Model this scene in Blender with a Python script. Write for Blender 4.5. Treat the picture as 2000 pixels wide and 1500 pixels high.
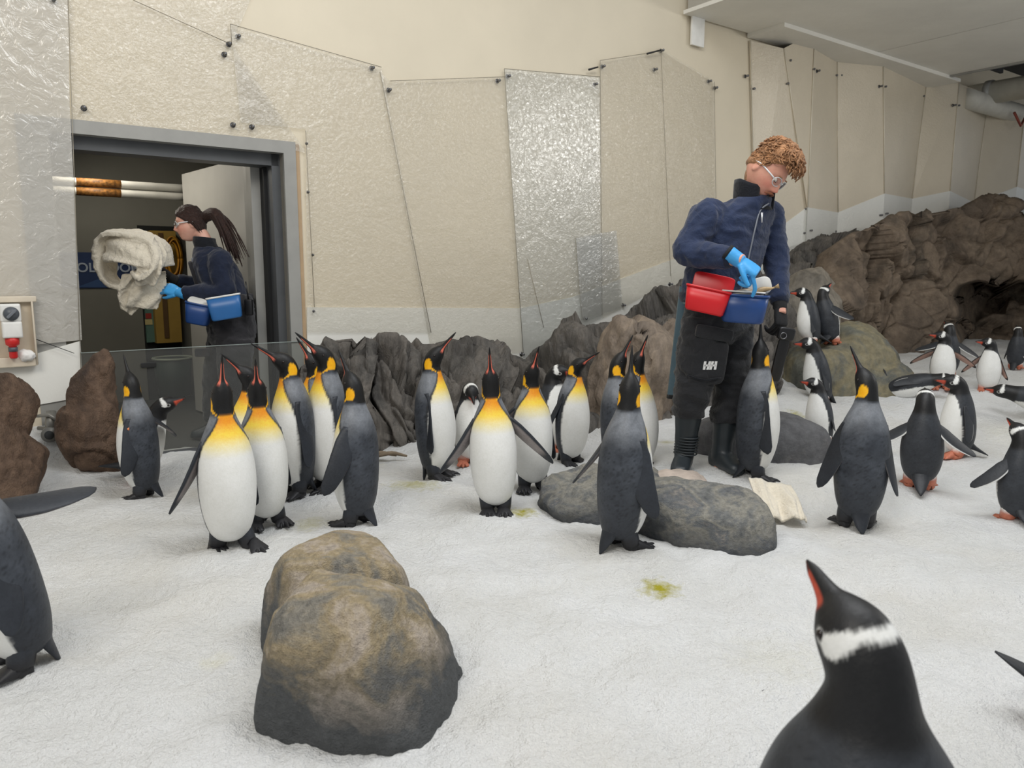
import bpy, bmesh, math, random
import numpy as np
from mathutils import Vector, Matrix
random.seed(7)
for _o in list(bpy.data.objects):
    bpy.data.objects.remove(_o)
SC = bpy.context.scene
COL = SC.collection

# ------------------------------------------------------------ camera
FPX, CAM_H, PITCH = 1500.0, 1.18, math.radians(8.2)
cam_d = bpy.data.cameras.new('camera')
cam_d.sensor_width = 36.0
cam_d.lens = 36.0 * FPX / 2000.0
cam_d.clip_start = 0.05
cam_d.dof.use_dof = True
cam_d.dof.focus_distance = 4.0
cam_d.dof.aperture_fstop = 5.0
cam = bpy.data.objects.new('camera', cam_d)
COL.objects.link(cam)
cam.location = (0, 0, CAM_H)
cam.rotation_euler = (math.pi / 2 - PITCH, 0, 0)
SC.camera = cam

# ------------------------------------------------------------ world, lamps, exposure
wd = bpy.data.worlds.new('world')
SC.world = wd
wd.use_nodes = True
wd.node_tree.nodes['Background'].inputs[0].default_value = (0.94, 0.97, 1.0, 1)
wd.node_tree.nodes['Background'].inputs[1].default_value = 0.38

def area_lamp(name, loc, target, sx, sy, watts, col):
    l = bpy.data.lights.new(name, 'AREA')
    l.shape = 'RECTANGLE'; l.size = sx; l.size_y = sy
    l.energy = watts; l.color = col
    o = bpy.data.objects.new(name, l)
    COL.objects.link(o)
    o.location = loc
    o.rotation_euler = (Vector(target) - Vector(loc)).to_track_quat('-Z', 'Y').to_euler()
    return o
area_lamp('lamp_overhead', (1.5, 2.6, 4.9), (1.5, 3.2, 0), 3.6, 2.4, 150, (0.97, 0.985, 1.0))
area_lamp('lamp_front', (-1.8, -0.6, 4.4), (-1.2, 4.5, 1.2), 2.5, 1.6, 110, (1.0, 0.95, 0.87))
area_lamp('fill_back_room', (-3.1, 5.9, 2.2), (-2.6, 6.4, 0.6), 0.9, 0.4, 13, (1.0, 0.94, 0.82))  # unseen fill lamp, added to brighten the room behind the doorway
area_lamp('lamp_side', (7.6, 5.1, 3.45), (0.5, 6.2, 1.6), 1.3, 0.7, 55, (1.0, 0.98, 0.95))
SC.view_settings.view_transform = 'Standard'
SC.view_settings.look = 'None'
SC.view_settings.gamma = 1.0
SC.view_settings.use_curve_mapping = False
SC.view_settings.exposure = 0.16

# ------------------------------------------------------------ measuring helpers
CP, SP = math.cos(PITCH), math.sin(PITCH)
def ray(px, py):
    a = (px - 1000.0) / FPX; b = (750.0 - py) / FPX
    return np.array([a, CP + b * SP, -SP + b * CP])
def at_z(px, py, z):
    d = ray(px, py); k = (z - CAM_H) / d[2]
    return np.array([0, 0, CAM_H]) + d * k
def at_y(px, py, y):
    d = ray(px, py)
    return np.array([0, 0, CAM_H]) + d * (y / d[1])
def proj(p):
    x, y, z = p[0], p[1], p[2] - CAM_H
    w = y * CP - z * SP
    v = y * SP + z * CP
    return 1000 + FPX * x / w, 750 - FPX * v / w, w
def sm(a, b, x):
    t = np.clip((np.asarray(x, float) - a) / (b - a), 0, 1)
    return t * t * (3 - 2 * t)
# the back wall runs straight, away to the right
WA = np.array([-2.64, 4.66]); WD = np.array([0.806, 0.592]); WN = np.array([0.592, -0.806])
def wall_pt(t, z, off=0.0):
    p = WA + WD * t + WN * off
    return np.array([p[0], p[1], z])
def wall_t(px, off=0.0):
    a = WA + WN * off
    k = (px - 1000.0) / FPX
    # uses the level of the horizon row, pitch makes under 1 % difference
    return None
def on_wall(px, py, off=0.0):
    d = ray(px, py); n = np.array([WN[0], WN[1], 0]); a = np.array([WA[0], WA[1], 0]) + n * off
    o = np.array([0, 0, CAM_H])
    k = np.dot(a - o, n) / np.dot(d, n)
    return o + d * k
def wall_tz(px, py, off=0.0):
    p = on_wall(px, py, off)
    return float(np.dot(p[:2] - WA, WD)), float(p[2])

# ------------------------------------------------------------ noise
_rs = np.random.RandomState(3)
_perm = np.concatenate([_rs.permutation(256)] * 3)
_grad = _rs.normal(size=(256, 3)); _grad /= np.linalg.norm(_grad, axis=1)[:, None]
def perlin(p):
    p = np.asarray(p, float)
    i = np.floor(p).astype(int); f = p - i
    u = f * f * f * (f * (f * 6 - 15) + 10)
    out = 0
    for dx in (0, 1):
        for dy in (0, 1):
            for dz in (0, 1):
                h = _perm[(_perm[(_perm[(i[..., 0] + dx) & 255] + i[..., 1] + dy) & 255] + i[..., 2] + dz) & 255]
                g = _grad[h & 255]
                dot = g[..., 0] * (f[..., 0] - dx) + g[..., 1] * (f[..., 1] - dy) + g[..., 2] * (f[..., 2] - dz)
                w = (u[..., 0] if dx else 1 - u[..., 0]) * (u[..., 1] if dy else 1 - u[..., 1]) * (u[..., 2] if dz else 1 - u[..., 2])
                out = out + dot * w
    return out * 1.5
def fbm(p, oct=4, lac=2.03, gain=0.5):
    p = np.asarray(p, float); a = 1.0; s = 0
    for k in range(oct):
        s = s + a * perlin(p + 17.3 * k); p = p * lac; a *= gain
    return s
def ridged(p, oct=4):
    p = np.asarray(p, float); a = 1.0; s = 0
    for k in range(oct):
        s = s + a * (1 - 2 * np.abs(perlin(p + 9.1 * k))); p = p * 2.05; a *= 0.5
    return s
def voro(p, seed=0):
    """nearest cell vector, f1, f2, id"""
    p = np.asarray(p, float); i = np.floor(p).astype(int)
    n = p.shape[0]
    f1 = np.full(n, 9.0); f2 = np.full(n, 9.0); cid = np.zeros(n, int); vec = np.zeros((n, 3))
    for dx in (-1, 0, 1):
        for dy in (-1, 0, 1):
            for dz in (-1, 0, 1):
                c = i + [dx, dy, dz]
                h = _perm[(_perm[(_perm[(c[:, 0] + seed) & 255] + c[:, 1]) & 255] + c[:, 2]) & 255]
                off = np.stack([_perm[h], _perm[h + 71], _perm[h + 143]], 1) / 255.0
                v = p - (c + off); d = np.linalg.norm(v, axis=1)
                near = d < f1
                f2 = np.where(near, f1, np.minimum(f2, d))
                f1 = np.where(near, d, f1); cid = np.where(near, h, cid)
                vec = np.where(near[:, None], v, vec)
    return vec, f1, f2, cid

# ------------------------------------------------------------ colour and materials
def lin(r, g=None, b=None):
    if g is None: r, g, b = r
    o = []
    for c in (r, g, b):
        c = c / 255.0
        o.append(c / 12.92 if c <= 0.04045 else ((c + 0.055) / 1.055) ** 2.4)
    return np.array(o)
def L4(c):
    v = lin(c); return (v[0], v[1], v[2], 1)
class NT:
    def __init__(s, name):
        s.m = bpy.data.materials.new(name); s.m.use_nodes = True
        s.t = s.m.node_tree; s.b = s.t.nodes['Principled BSDF']; s.out = s.t.nodes['Material Output']
    def n(s, typ, **kw):
        n = s.t.nodes.new(typ)
        for k, v in kw.items():
            if k in n.inputs: n.inputs[k].default_value = v
            else: setattr(n, k, v)
        return n
    def l(s, a, b): s.t.links.new(a, b)
    def coord(s, kind='Object', scale=(1, 1, 1)):
        c = s.n('ShaderNodeTexCoord'); m = s.n('ShaderNodeMapping'); m.inputs['Scale'].default_value = scale
        s.l(c.outputs[kind], m.inputs['Vector']); return m.outputs[0]
    def noise(s, vec, scale, detail=4, rough=0.55, dist=0.0):
        n = s.n('ShaderNodeTexNoise'); n.inputs['Scale'].default_value = scale
        n.inputs['Detail'].default_value = detail; n.inputs['Roughness'].default_value = rough
        n.inputs['Distortion'].default_value = dist
        if vec is not None: s.l(vec, n.inputs['Vector'])
        return n.outputs['Fac']
    def ramp(s, fac, stops):
        r = s.n('ShaderNodeValToRGB'); cr = r.color_ramp
        while len(cr.elements) < len(stops): cr.elements.new(0.5)
        for e, (p, c) in zip(cr.elements, stops):
            e.position = p; e.color = c if len(c) == 4 else (*c, 1)
        s.l(fac, r.inputs['Fac']); return r.outputs['Color']
    def mix(s, fac, a, b, mode='MIX'):
        m = s.n('ShaderNodeMix'); m.data_type = 'RGBA'; m.blend_type = mode
        for sock, v in ((m.inputs[0], fac), (m.inputs[6], a), (m.inputs[7], b)):
            if hasattr(v, 'links'): s.l(v, sock)
            else: sock.default_value = v
        return m.outputs[2]
    def math(s, op, a, b=0.0):
        m = s.n('ShaderNodeMath'); m.operation = op
        for sock, v in ((m.inputs[0], a), (m.inputs[1], b)):
            if hasattr(v, 'links'): s.l(v, sock)
            else: sock.default_value = v
        return m.outputs[0]
    def bump(s, h, strength=0.3, dist=0.01):
        b = s.n('ShaderNodeBump'); b.inputs['Strength'].default_value = strength
        b.inputs['Distance'].default_value = dist
        s.l(h, b.inputs['Height']); s.l(b.outputs[0], s.b.inputs['Normal']); return b
MATS = {}
def plain(name, rgb, rough=0.6, metal=0.0, var=0.08, vscale=8.0, bump=0.0, bscale=60.0, spec=0.5):
    if name in MATS: return MATS[name]
    t = NT(name); v = t.coord('Object')
    c = lin(rgb)
    nz = t.noise(v, vscale, 4)
    col = t.ramp(nz, [(0.3, tuple(np.clip(c * (1 - var), 0, 1))), (0.7, tuple(np.clip(c * (1 + var), 0, 1)))])
    t.l(col, t.b.inputs['Base Color'])
    t.b.inputs['Roughness'].default_value = rough; t.b.inputs['Metallic'].default_value = metal
    t.b.inputs['Specular IOR Level'].default_value = spec
    if bump > 0: t.bump(t.noise(v, bscale, 3), bump, 0.004)
    MATS[name] = t.m
    return t.m

# ------------------------------------------------------------ mesh helpers
def mk(name, V, F, mat, parent=None, smooth=True, col=None, origin=None):
    V = np.asarray(V, float)
    if parent is not None and origin is None:
        origin = parent_origin(parent)
    if origin is not None: V = V - np.asarray(origin, float)
    me = bpy.data.meshes.new(name)
    me.from_pydata(V.tolist(), [], [list(map(int, f)) for f in F])
    me.update()
    if smooth:
        me.polygons.foreach_set('use_smooth', np.ones(len(me.polygons), bool))
    if col is not None:
        a = me.color_attributes.new('col', 'FLOAT_COLOR', 'POINT')
        c4 = np.ones((len(V), 4), np.float32); c4[:, :3] = col
        a.data.foreach_set('color', c4.ravel())
    for m in (mat if isinstance(mat, (list, tuple)) else [mat]):
        me.materials.append(m)
    o = bpy.data.objects.new(name, me)
    COL.objects.link(o)
    if parent is not None: o.parent = parent
    elif origin is not None: o.location = origin
    return o
def parent_origin(p):
    loc = np.zeros(3)
    while p is not None:
        loc = loc + np.array(p.location); p = p.parent
    return loc
def tag(o, label, cat=None, group=None, kind=None):
    if label: o['label'] = label
    if cat: o['category'] = cat
    if group: o['group'] = group
    if kind: o['kind'] = kind
    return o
def thing(name, label, cat, loc, group=None):
    o = bpy.data.objects.new(name, None); COL.objects.link(o); o.location = loc
    o.empty_display_size = 0.05
    return tag(o, label, cat, group)
class G:
    """collects islands of one mesh"""
    def __init__(s): s.V = []; s.F = []; s.C = []; s.n = 0
    def add(s, V, F, C=None):
        V = np.asarray(V, float)
        s.V.append(V); s.F += [[i + s.n for i in f] for f in F]
        s.C.append(np.tile(np.asarray((1, 1, 1) if C is None else C, float), (len(V), 1)) if C is None or np.ndim(C) == 1 else np.asarray(C, float))
        s.n += len(V); return s
    def verts(s): return np.concatenate(s.V)
    def cols(s): return np.concatenate(s.C)
    def build(s, name, mat, parent=None, smooth=True, use_col=False, origin=None):
        return mk(name, s.verts(), s.F, mat, parent, smooth, s.cols() if use_col else None, origin)
def loft(rings, cap0=True, cap1=True, closed=True):
    """rings: list of (n,3) arrays"""
    n = len(rings[0]); V = np.concatenate(rings); F = []
    for i in range(len(rings) - 1):
        a, b = i * n, (i + 1) * n
        for j in range(n if closed else n - 1):
            k = (j + 1) % n
            F.append((a + j, a + k, b + k, b + j))
    if cap0: F.append(tuple(range(n - 1, -1, -1)))
    if cap1: F.append(tuple(range((len(rings) - 1) * n, len(rings) * n)))
    return V, F
def frames(P):
    P = np.asarray(P, float); T = np.gradient(P, axis=0); T /= np.linalg.norm(T, axis=1)[:, None] + 1e-12
    up = np.array([0, 0, 1.0]) if abs(T[0, 2]) < 0.9 else np.array([1.0, 0, 0])
    N = [np.cross(up, T[0])]; N[0] /= np.linalg.norm(N[0])
    for i in range(1, len(P)):
        v = N[-1] - T[i] * np.dot(N[-1], T[i]); N.append(v / (np.linalg.norm(v) + 1e-12))
    N = np.array(N); return T, N, np.cross(T, N)
def catmull(P, k=6):
    P = np.asarray(P, float); Q = np.vstack([2 * P[0] - P[1], P, 2 * P[-1] - P[-2]]); out = []
    for i in range(1, len(Q) - 2):
        for t in np.linspace(0, 1, k, endpoint=False):
            a, b, c, d = Q[i - 1], Q[i], Q[i + 1], Q[i + 2]
            out.append(0.5 * (2 * b + (c - a) * t + (2 * a - 5 * b + 4 * c - d) * t * t + (3 * b - a - 3 * c + d) * t ** 3))
    out.append(P[-1]); return np.array(out)
def tube(P, R, n=10, sy=1.0, smooth_k=0, cap=True):
    P = np.asarray(P, float); R = np.broadcast_to(np.asarray(R, float), (len(P),)).copy()
    if smooth_k:
        R = catmull(np.stack([R, R * 0, R * 0], 1), smooth_k)[:, 0]; P = catmull(P, smooth_k)
    T, N, B = frames(P); an = np.linspace(0, 2 * math.pi, n, endpoint=False)
    rings = [P[i] + R[i] * (np.cos(an)[:, None] * N[i] + sy * np.sin(an)[:, None] * B[i]) for i in range(len(P))]
    return loft(rings, cap, cap)
def box(c, h, ax=None):
    """centre, half sizes, axes rows"""
    ax = np.eye(3) if ax is None else np.asarray(ax, float)
    s = np.array([(x, y, z) for x in (-1, 1) for y in (-1, 1) for z in (-1, 1)], float) * np.asarray(h)
    V = np.asarray(c) + s @ ax
    return V, [(0, 1, 3, 2), (4, 6, 7, 5), (0, 4, 5, 1), (2, 3, 7, 6), (0, 2, 6, 4), (1, 5, 7, 3)]
def rbox(c, h, ax=None, r=0.1, n=5, p=None):
    """rounded box: superellipse footprint, lofted with eased ends"""
    ax = np.eye(3) if ax is None else np.asarray(ax, float); h = np.asarray(h, float)
    m = 28; an = np.linspace(0, 2 * math.pi, m, endpoint=False); e = 2.0 / (p or 6)
    cx = np.sign(np.cos(an)) * np.abs(np.cos(an)) ** e; sx = np.sign(np.sin(an)) * np.abs(np.sin(an)) ** e
    rings = []
    for k in range(n + 1):
        a = math.pi / 2 * k / n; ins = r * (1 - math.sin(a)); z = -h[2] + r * (1 - math.cos(a))
        rings.append((ins, z))
    rings = rings + [(i, -z) for i, z in rings[::-1]]
    RR = [np.stack([cx * (h[0] - i), sx * (h[1] - i), np.full(m, z)], 1) @ ax + np.asarray(c) for i, z in rings]
    return loft(RR)
def ellip(c, r, ax=None, n=16, m=12):
    ax = np.eye(3) if ax is None else np.asarray(ax, float); rings = []
    for k in range(m + 1):
        th = math.pi * (0.02 + 0.96 * k / m)
        an = np.linspace(0, 2 * math.pi, n, endpoint=False)
        rings.append(np.stack([math.sin(th) * np.cos(an) * r[0], math.sin(th) * np.sin(an) * r[1], np.full(n, -math.cos(th) * r[2])], 1) @ ax + np.asarray(c))
    return loft(rings)
def ico(sub):
    bm = bmesh.new(); bmesh.ops.create_icosphere(bm, subdivisions=sub, radius=1.0)
    V = np.array([v.co[:] for v in bm.verts]); F = [[v.index for v in f.verts] for f in bm.faces]; bm.free()
    return V, F
def remesh(islands, voxel, smooth=6, factor=0.5):
    """voxel union of closed islands -> (V, F)"""
    g = G()
    for V, F in islands: g.add(V, F)
    me = bpy.data.meshes.new('tmp'); me.from_pydata(g.verts().tolist(), [], [list(map(int, f)) for f in g.F]); me.update()
    bm = bmesh.new(); bm.from_mesh(me); bmesh.ops.recalc_face_normals(bm, faces=bm.faces); bm.to_mesh(me); bm.free()
    o = bpy.data.objects.new('tmp', me); COL.objects.link(o)
    md = o.modifiers.new('r', 'REMESH'); md.mode = 'VOXEL'; md.voxel_size = voxel
    if smooth:
        s = o.modifiers.new('s', 'SMOOTH'); s.factor = factor; s.iterations = smooth
    dg = bpy.context.evaluated_depsgraph_get(); ev = o.evaluated_get(dg)
    m2 = ev.to_mesh()
    n = len(m2.vertices); V = np.empty(n * 3); m2.vertices.foreach_get('co', V); V = V.reshape(-1, 3)
    F = [tuple(p.vertices) for p in m2.polygons]
    ev.to_mesh_clear(); bpy.data.objects.remove(o); bpy.data.meshes.remove(me)
    return V, F
def vnormals(V, F):
    V = np.asarray(V); N = np.zeros_like(V)
    q = np.array([f if len(f) == 4 else (f[0], f[1], f[2], f[2]) for f in F if len(f) <= 4])
    fn = np.cross(V[q[:, 2]] - V[q[:, 0]], V[q[:, 3]] - V[q[:, 1]])
    tri = q[:, 2] == q[:, 3]
    fn[tri] = np.cross(V[q[tri, 1]] - V[q[tri, 0]], V[q[tri, 2]] - V[q[tri, 0]])
    for k in range(4): np.add.at(N, q[:, k], fn)
    return N / (np.linalg.norm(N, axis=1)[:, None] + 1e-12)
def rotm(axis, deg):
    return np.array(Matrix.Rotation(math.radians(deg), 3, Vector(axis)))
def unit(v):
    v = np.asarray(v, float); return v / np.linalg.norm(v)
# ============================================================ SNOW GROUND
def wdist(x, y): return (x - WA[0]) * WN[0] + (y - WA[1]) * WN[1]
def wtt(x, y): return (x - WA[0]) * WD[0] + (y - WA[1]) * WD[1]
def snow0(x, y):
    x = np.asarray(x, float); y = np.asarray(y, float)
    z = 0.10 * sm(3.55, 4.2, y) * sm(0.35, 0.95, x) * (1 - sm(2.0, 2.6, x))
    z = z + 0.27 * sm(4.6, 6.6, y + 0.12 * np.sin(x * 2.2)) * sm(0.9, 2.2, x)
    z = z + 0.30 * np.exp(-np.maximum(wdist(x, y), 0) / 0.33) * (1 - sm(-0.15, 0.35, wtt(x, y))) * sm(2.5, 3.6, y)
    return z
def snow(x, y):
    x = np.asarray(x, float); y = np.asarray(y, float)
    p = np.stack([x, y, np.zeros_like(x)], -1)
    return snow0(x, y) + 0.014 * fbm(p * 1.7, 3)
def ground(px, py):
    lo = 0.5; d = ray(px, py)
    ys = np.linspace(0.6, 13, 2500); k = ys / d[1]
    P = np.stack([d[0] * k, ys, CAM_H + d[2] * k], 1)
    h = P[:, 2] - snow(P[:, 0], P[:, 1])
    i = np.argmax(h < 0) if (h < 0).any() else len(ys) - 1
    if i == 0: i = 1
    f = h[i - 1] / (h[i - 1] - h[i] + 1e-9)
    return P[i - 1] + (P[i] - P[i - 1]) * f

STAINS = [(1290, 1148, 0.10, 1.0), (1020, 1004, 0.10, 1.0), (810, 950, 0.18, 0.6), (1552, 808, 0.12, 0.8), (605, 1022, 0.12, 0.4),
          (1300, 862, 0.07, 0.45), (1970, 850, 0.2, 0.12), (1530, 1290, 0.22, 0.10), (420, 1290, 0.06, 0.25), (720, 905, 0.12, 0.25)]
def mat_snow():
    t = NT('snow'); v = t.coord('Object')
    n1 = t.noise(v, 2.2, 5); n2 = t.noise(v, 38, 4, 0.65); n3 = t.noise(v, 190, 3, 0.6)
    base = t.ramp(n1, [(0.3, tuple(lin(226, 226, 223))), (0.7, tuple(lin(240, 241, 241)))])
    dirt = t.ramp(t.noise(v, 0.9, 4), [(0.50, (0, 0, 0)), (0.75, (0.42, 0.42, 0.42))])
    base = t.mix(dirt, base, L4((222, 214, 196)))
    for (px, py, r, k) in STAINS:
        p = ground(px, py)
        d = t.n('ShaderNodeVectorMath'); d.operation = 'DISTANCE'
        t.l(v, d.inputs[0]); d.inputs[1].default_value = tuple(p)
        dd = t.math('ADD', d.outputs['Value'], t.math('MULTIPLY', t.math('SUBTRACT', t.noise(v, 22, 5, 0.7), 0.5), r * 2.4))
        f = t.ramp(dd, [(0.0, (k, k, k)), (r * 0.45, (k * 0.55,) * 3), (r, (0, 0, 0))])
        base = t.mix(f, base, L4((176, 168, 44) if k > 0.3 else (222, 214, 150)))
    t.l(base, t.b.inputs['Base Color'])
    t.b.inputs['Roughness'].default_value = 0.75
    t.b.inputs['Specular IOR Level'].default_value = 0.25
    h = t.math('ADD', t.math('MULTIPLY', n2, 1.3), t.math('MULTIPLY', n3, 0.45))
    t.bump(h, 0.8, 0.03)
    return t.m
def build_snow():
    rows = np.concatenate([np.linspace(0.35, 0.7, 12, endpoint=False), np.geomspace(0.7, 14.5, 330)])
    angs = np.radians(np.linspace(-66, 66, 430))
    R, A = np.meshgrid(rows, angs, indexing='ij')
    X = R * np.sin(A); Y = R * np.cos(A)
    p = np.stack([X, Y, X * 0], -1)
    Z = snow(X, Y) + 0.016 * fbm(p * 6.0 + 3, 5) + 0.005 * fbm(p * 34, 3)
    # little drifts along two diagonal ridges, as shovelled
    Z = Z + 0.010 * np.sin(X * 3.0 + Y * 5.5 + 2 * fbm(p * 0.9, 2)) * sm(1.2, 2.5, Y)
    n = len(angs); V = np.stack([X, Y, Z], -1).reshape(-1, 3); F = []
    for i in range(len(rows) - 1):
        a = i * n
        F += [(a + j, a + j + 1, a + n + j + 1, a + n + j) for j in range(n - 1)]
    keep = wdist(V[:, 0], V[:, 1]) > -0.35
    tt = wtt(V[:, 0], V[:, 1])
    inroom = (tt > -0.3) & (tt < 1.4)
    F = [f for f in F if keep[f[0]] and not (wdist(*V[f[0], :2]) < -0.06 and inroom[f[0]])]
    o = mk('floor', V, F, mat_snow())
    tag(o, 'rough white snow floor with scattered yellow-green stains', None, None, 'structure')
    return o
build_snow()

# ============================================================ BACK WALL
def mat_wall(name, rgb, amt=0.05):
    t = NT(name); v = t.coord('Object')
    c = lin(rgb)
    col = t.ramp(t.noise(v, 1.1, 5), [(0.3, tuple(c * (1 - amt))), (0.7, tuple(np.minimum(c * (1 + amt), 1)))])
    t.l(col, t.b.inputs['Base Color']); t.b.inputs['Roughness'].default_value = 0.55
    t.bump(t.noise(v, 45, 3), 0.12, 0.006)
    return t.m
M_BEIGE = mat_wall('wall_beige', (222, 211, 188))
M_WHITE = mat_wall('wall_white', (232, 231, 224), 0.03)
def mat_sheet(name, tint, gloss, rough, bstr, bscale=36.0, dens=0.06):
    """clear crinkled plastic film"""
    t = NT(name); v = t.coord('Object')
    n1 = t.noise(v, bscale, 3, 0.6, 0.9); n2 = t.noise(v, 3.2, 4, 0.55, 1.4)
    h = t.math('ADD', t.math('MULTIPLY', n1, 0.55), t.math('MULTIPLY', n2, 0.9))
    bp = t.n('ShaderNodeBump'); bp.inputs['Strength'].default_value = bstr; bp.inputs['Distance'].default_value = 0.02
    t.l(h, bp.inputs['Height'])
    tr = t.n('ShaderNodeBsdfTransparent'); tr.inputs[0].default_value = (*tint, 1)
    gl = t.n('ShaderNodeBsdfGlossy'); gl.inputs['Roughness'].default_value = rough
    t.l(bp.outputs[0], gl.inputs['Normal'])
    df = t.n('ShaderNodeBsdfDiffuse'); df.inputs[0].default_value = (0.80, 0.77, 0.70, 1)
    t.l(bp.outputs[0], df.inputs['Normal'])
    m1 = t.n('ShaderNodeMixShader'); m1.inputs[0].default_value = dens
    t.l(tr.outputs[0], m1.inputs[1]); t.l(df.outputs[0], m1.inputs[2])
    m2 = t.n('ShaderNodeMixShader'); m2.inputs[0].default_value = gloss
    t.l(m1.outputs[0], m2.inputs[1]); t.l(gl.outputs[0], m2.inputs[2])
    t.l(m2.outputs[0], t.out.inputs[0])
    return t.m
M_SHEET = mat_sheet('plastic_film', (0.985, 0.98, 0.965), 0.07, 0.22, 0.7, 40, dens=0.08)
M_SHEET_GREY = mat_sheet('plastic_film_grey', (0.95, 0.96, 0.962), 0.125, 0.20, 0.45, 30, dens=0.12)
M_SHEET_JAMB = mat_sheet('plastic_film_wrinkled', (0.97, 0.965, 0.95), 0.09, 0.25, 0.8, 14, dens=0.35)
M_STEEL = plain('steel', (120, 120, 122), 0.3, 0.9, 0.1)
M_ALU = plain('aluminium_frame', (156, 155, 150), 0.45, 0.15, 0.06)
M_EDGE = plain('sheet_edge', (150, 143, 128), 0.5, 0, 0.1)

def wall_box(t0, t1, z0, z1, d0, d1):
    a = wall_pt((t0 + t1) / 2, (z0 + z1) / 2, (d0 + d1) / 2)
    ax = np.array([[WD[0], WD[1], 0], [WN[0], WN[1], 0], [0, 0, 1]])
    return box(a, ((t1 - t0) / 2, abs(d1 - d0) / 2, (z1 - z0) / 2), ax)
DT0, DT1 = wall_tz(106, 400)[0], wall_tz(556, 400)[0]
DZ = 2.015
g = G()
WTOP = 5.6
g.add(*wall_box(-3.2, DT0, -0.3, WTOP, -0.16, 0))
g.add(*wall_box(DT0, DT1, DZ, WTOP, -0.16, 0))
g.add(*wall_box(DT1, 15.5, -0.3, WTOP, -0.16, 0))
wall = g.build('wall_back', M_BEIGE, smooth=False)
tag(wall, 'long beige wall behind the penguins, covered in clear plastic sheets', None, None, 'structure')

def poly_slab(name, pts_px, off, thick, mat, parent, wrinkle=0.0):
    """flat slab on the wall whose outline is given by corners"""
    P = np.array([on_wall(x, y, off) for x, y in pts_px]); n = np.array([WN[0], WN[1], 0])
    m = len(P); V = np.concatenate([P, P - n * thick])
    F = [tuple(range(m)), tuple(range(2 * m - 1, m - 1, -1))] + [(i, i + m, (i + 1) % m + m, (i + 1) % m) for i in range(m)]
    # orient
    a = np.cross(P[1] - P[0], P[2] - P[1])
    if np.dot(a, n) < 0: F = [f[::-1] for f in F]
    return mk(name, V, F, mat, parent, smooth=False)
# white lower band
poly_slab('lower_band', [(600, 600), (1018, 602), (1120, 580), (1300, 512), (1400, 478), (1520, 462), (1520, 640), (1300, 760), (1000, 800), (600, 850)], 0.012, 0.012, M_WHITE, wall)
poly_slab('lower_band', [(-300, 730), (72, 708), (74, 690), (157, 666), (163, 775), (40, 797), (-300, 850)], 0.026, 0.012, M_WHITE, wall)
poly_slab('skirting_board', [(-300, 845), (162, 775), (164, 820), (-300, 900)], 0.010, 0.010, plain('old_board', (214, 202, 180), 0.7, 0, 0.15), wall)
# clear sheets, lapped over each other
def sheet(pts, off, mat=None):
    o = poly_slab('plastic_sheet', pts, off, 0.0025, mat or M_SHEET, wall)
    P = [on_wall(x, y, off + 0.001) for x, y in pts]
    return o
def sheet_edge(a, b, off, w=0.004):
    p, q = on_wall(*a, off), on_wall(*b, off)
    V, F = tube([p, q], [w * 0.5, w * 0.5], 4)
    return mk('sheet_edge', V, F, M_EDGE, wall)
sheet([(-400, -300), (131, -300), (136, 200), (160, 664), (-400, 720)], 0.034, M_SHEET_JAMB)
sheet([(128, -300), (620, -300), (452, 86), (600, 300), (555, 288), (140, 250)], 0.020)
sheet([(450, 47), (745, 131), (842, 650), (600, 650), (597, 252), (470, 240)], 0.030)
sheet([(742, 140), (762, 158), (986, 150), (1022, 690), (843, 690)], 0.022)
sheet([(985, 134), (1172, 150), (1177, 620), (1022, 700)], 0.034, M_SHEET_GREY)
sheet([(1172, 118), (1290, 100), (1312, 550), (1177, 622)], 0.028)
sheet([(1125, 465), (1204, 450), (1216, 600), (1136, 628)], 0.046, M_SHEET_GREY)
sheet([(1291, 96), (1395, 158), (1400, 520), (1312, 560)], 0.024)
for a, b in [((133, 0), (160, 780)), ((985, 134), (1022, 690)), ((1172, 118), (1176, 615)), ((742, 140), (842, 650)), ((597, 255), (614, 600)),
             ((1291, 100), (1310, 540)), ((450, 47), (745, 131)), ((985, 134), (1172, 150)), ((260, 0), (450, 86)), ((1125, 465), (1137, 625)),
             ((762, 158), (986, 150)), ((1030, 505), (1062, 640)), ((1395, 160), (1400, 500)), ((1467, 165), (1475, 420)), ((450, 47), (453, 88)), ((1172, 118), (1290, 100))]:
    sheet_edge(a, b, 0.038, 0.0045)
# right-hand panels stand in shallow folds
SEAM = [((1467, 163), (1475, 480), .02), ((1540, 160), (1575, 405), .16), ((1588, 134), (1577, 405), .19), ((1635, 148), (1636, 415), .05), ((1725, 168), (1727, 378), .26), ((1806, 189), (1781, 388), .06),
        ((1869, 206), (1855, 373), .30), ((1925, 226), (1902, 396), .08), ((1998, 245), (1985, 365), .34), ((2120, 270), (2110, 400), .08)]
M_PANEL = mat_sheet('x', (1, 1, 1), .3, .2, .3); bpy.data.materials.remove(M_PANEL)
def mat_panel(name, rgb, rough=0.3):
    t = NT(name); v = t.coord('Object'); c = lin(rgb)
    t.l(t.ramp(t.noise(v, 2.0, 5), [(0.3, tuple(c * 0.95)), (0.7, tuple(np.minimum(c * 1.05, 1)))]), t.b.inputs['Base Color'])
    t.b.inputs['Roughness'].default_value = rough
    t.bump(t.math('ADD', t.noise(v, 40, 3, 0.6, 0.8), t.math('MULTIPLY', t.noise(v, 3, 3, 0.5, 1), 0.6)), 0.35, 0.012)
    return t.m
M_PANEL = mat_panel('panel_film_beige', (214, 203, 182)); M_PANELW = mat_panel('panel_film_white', (230, 230, 224))
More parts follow.
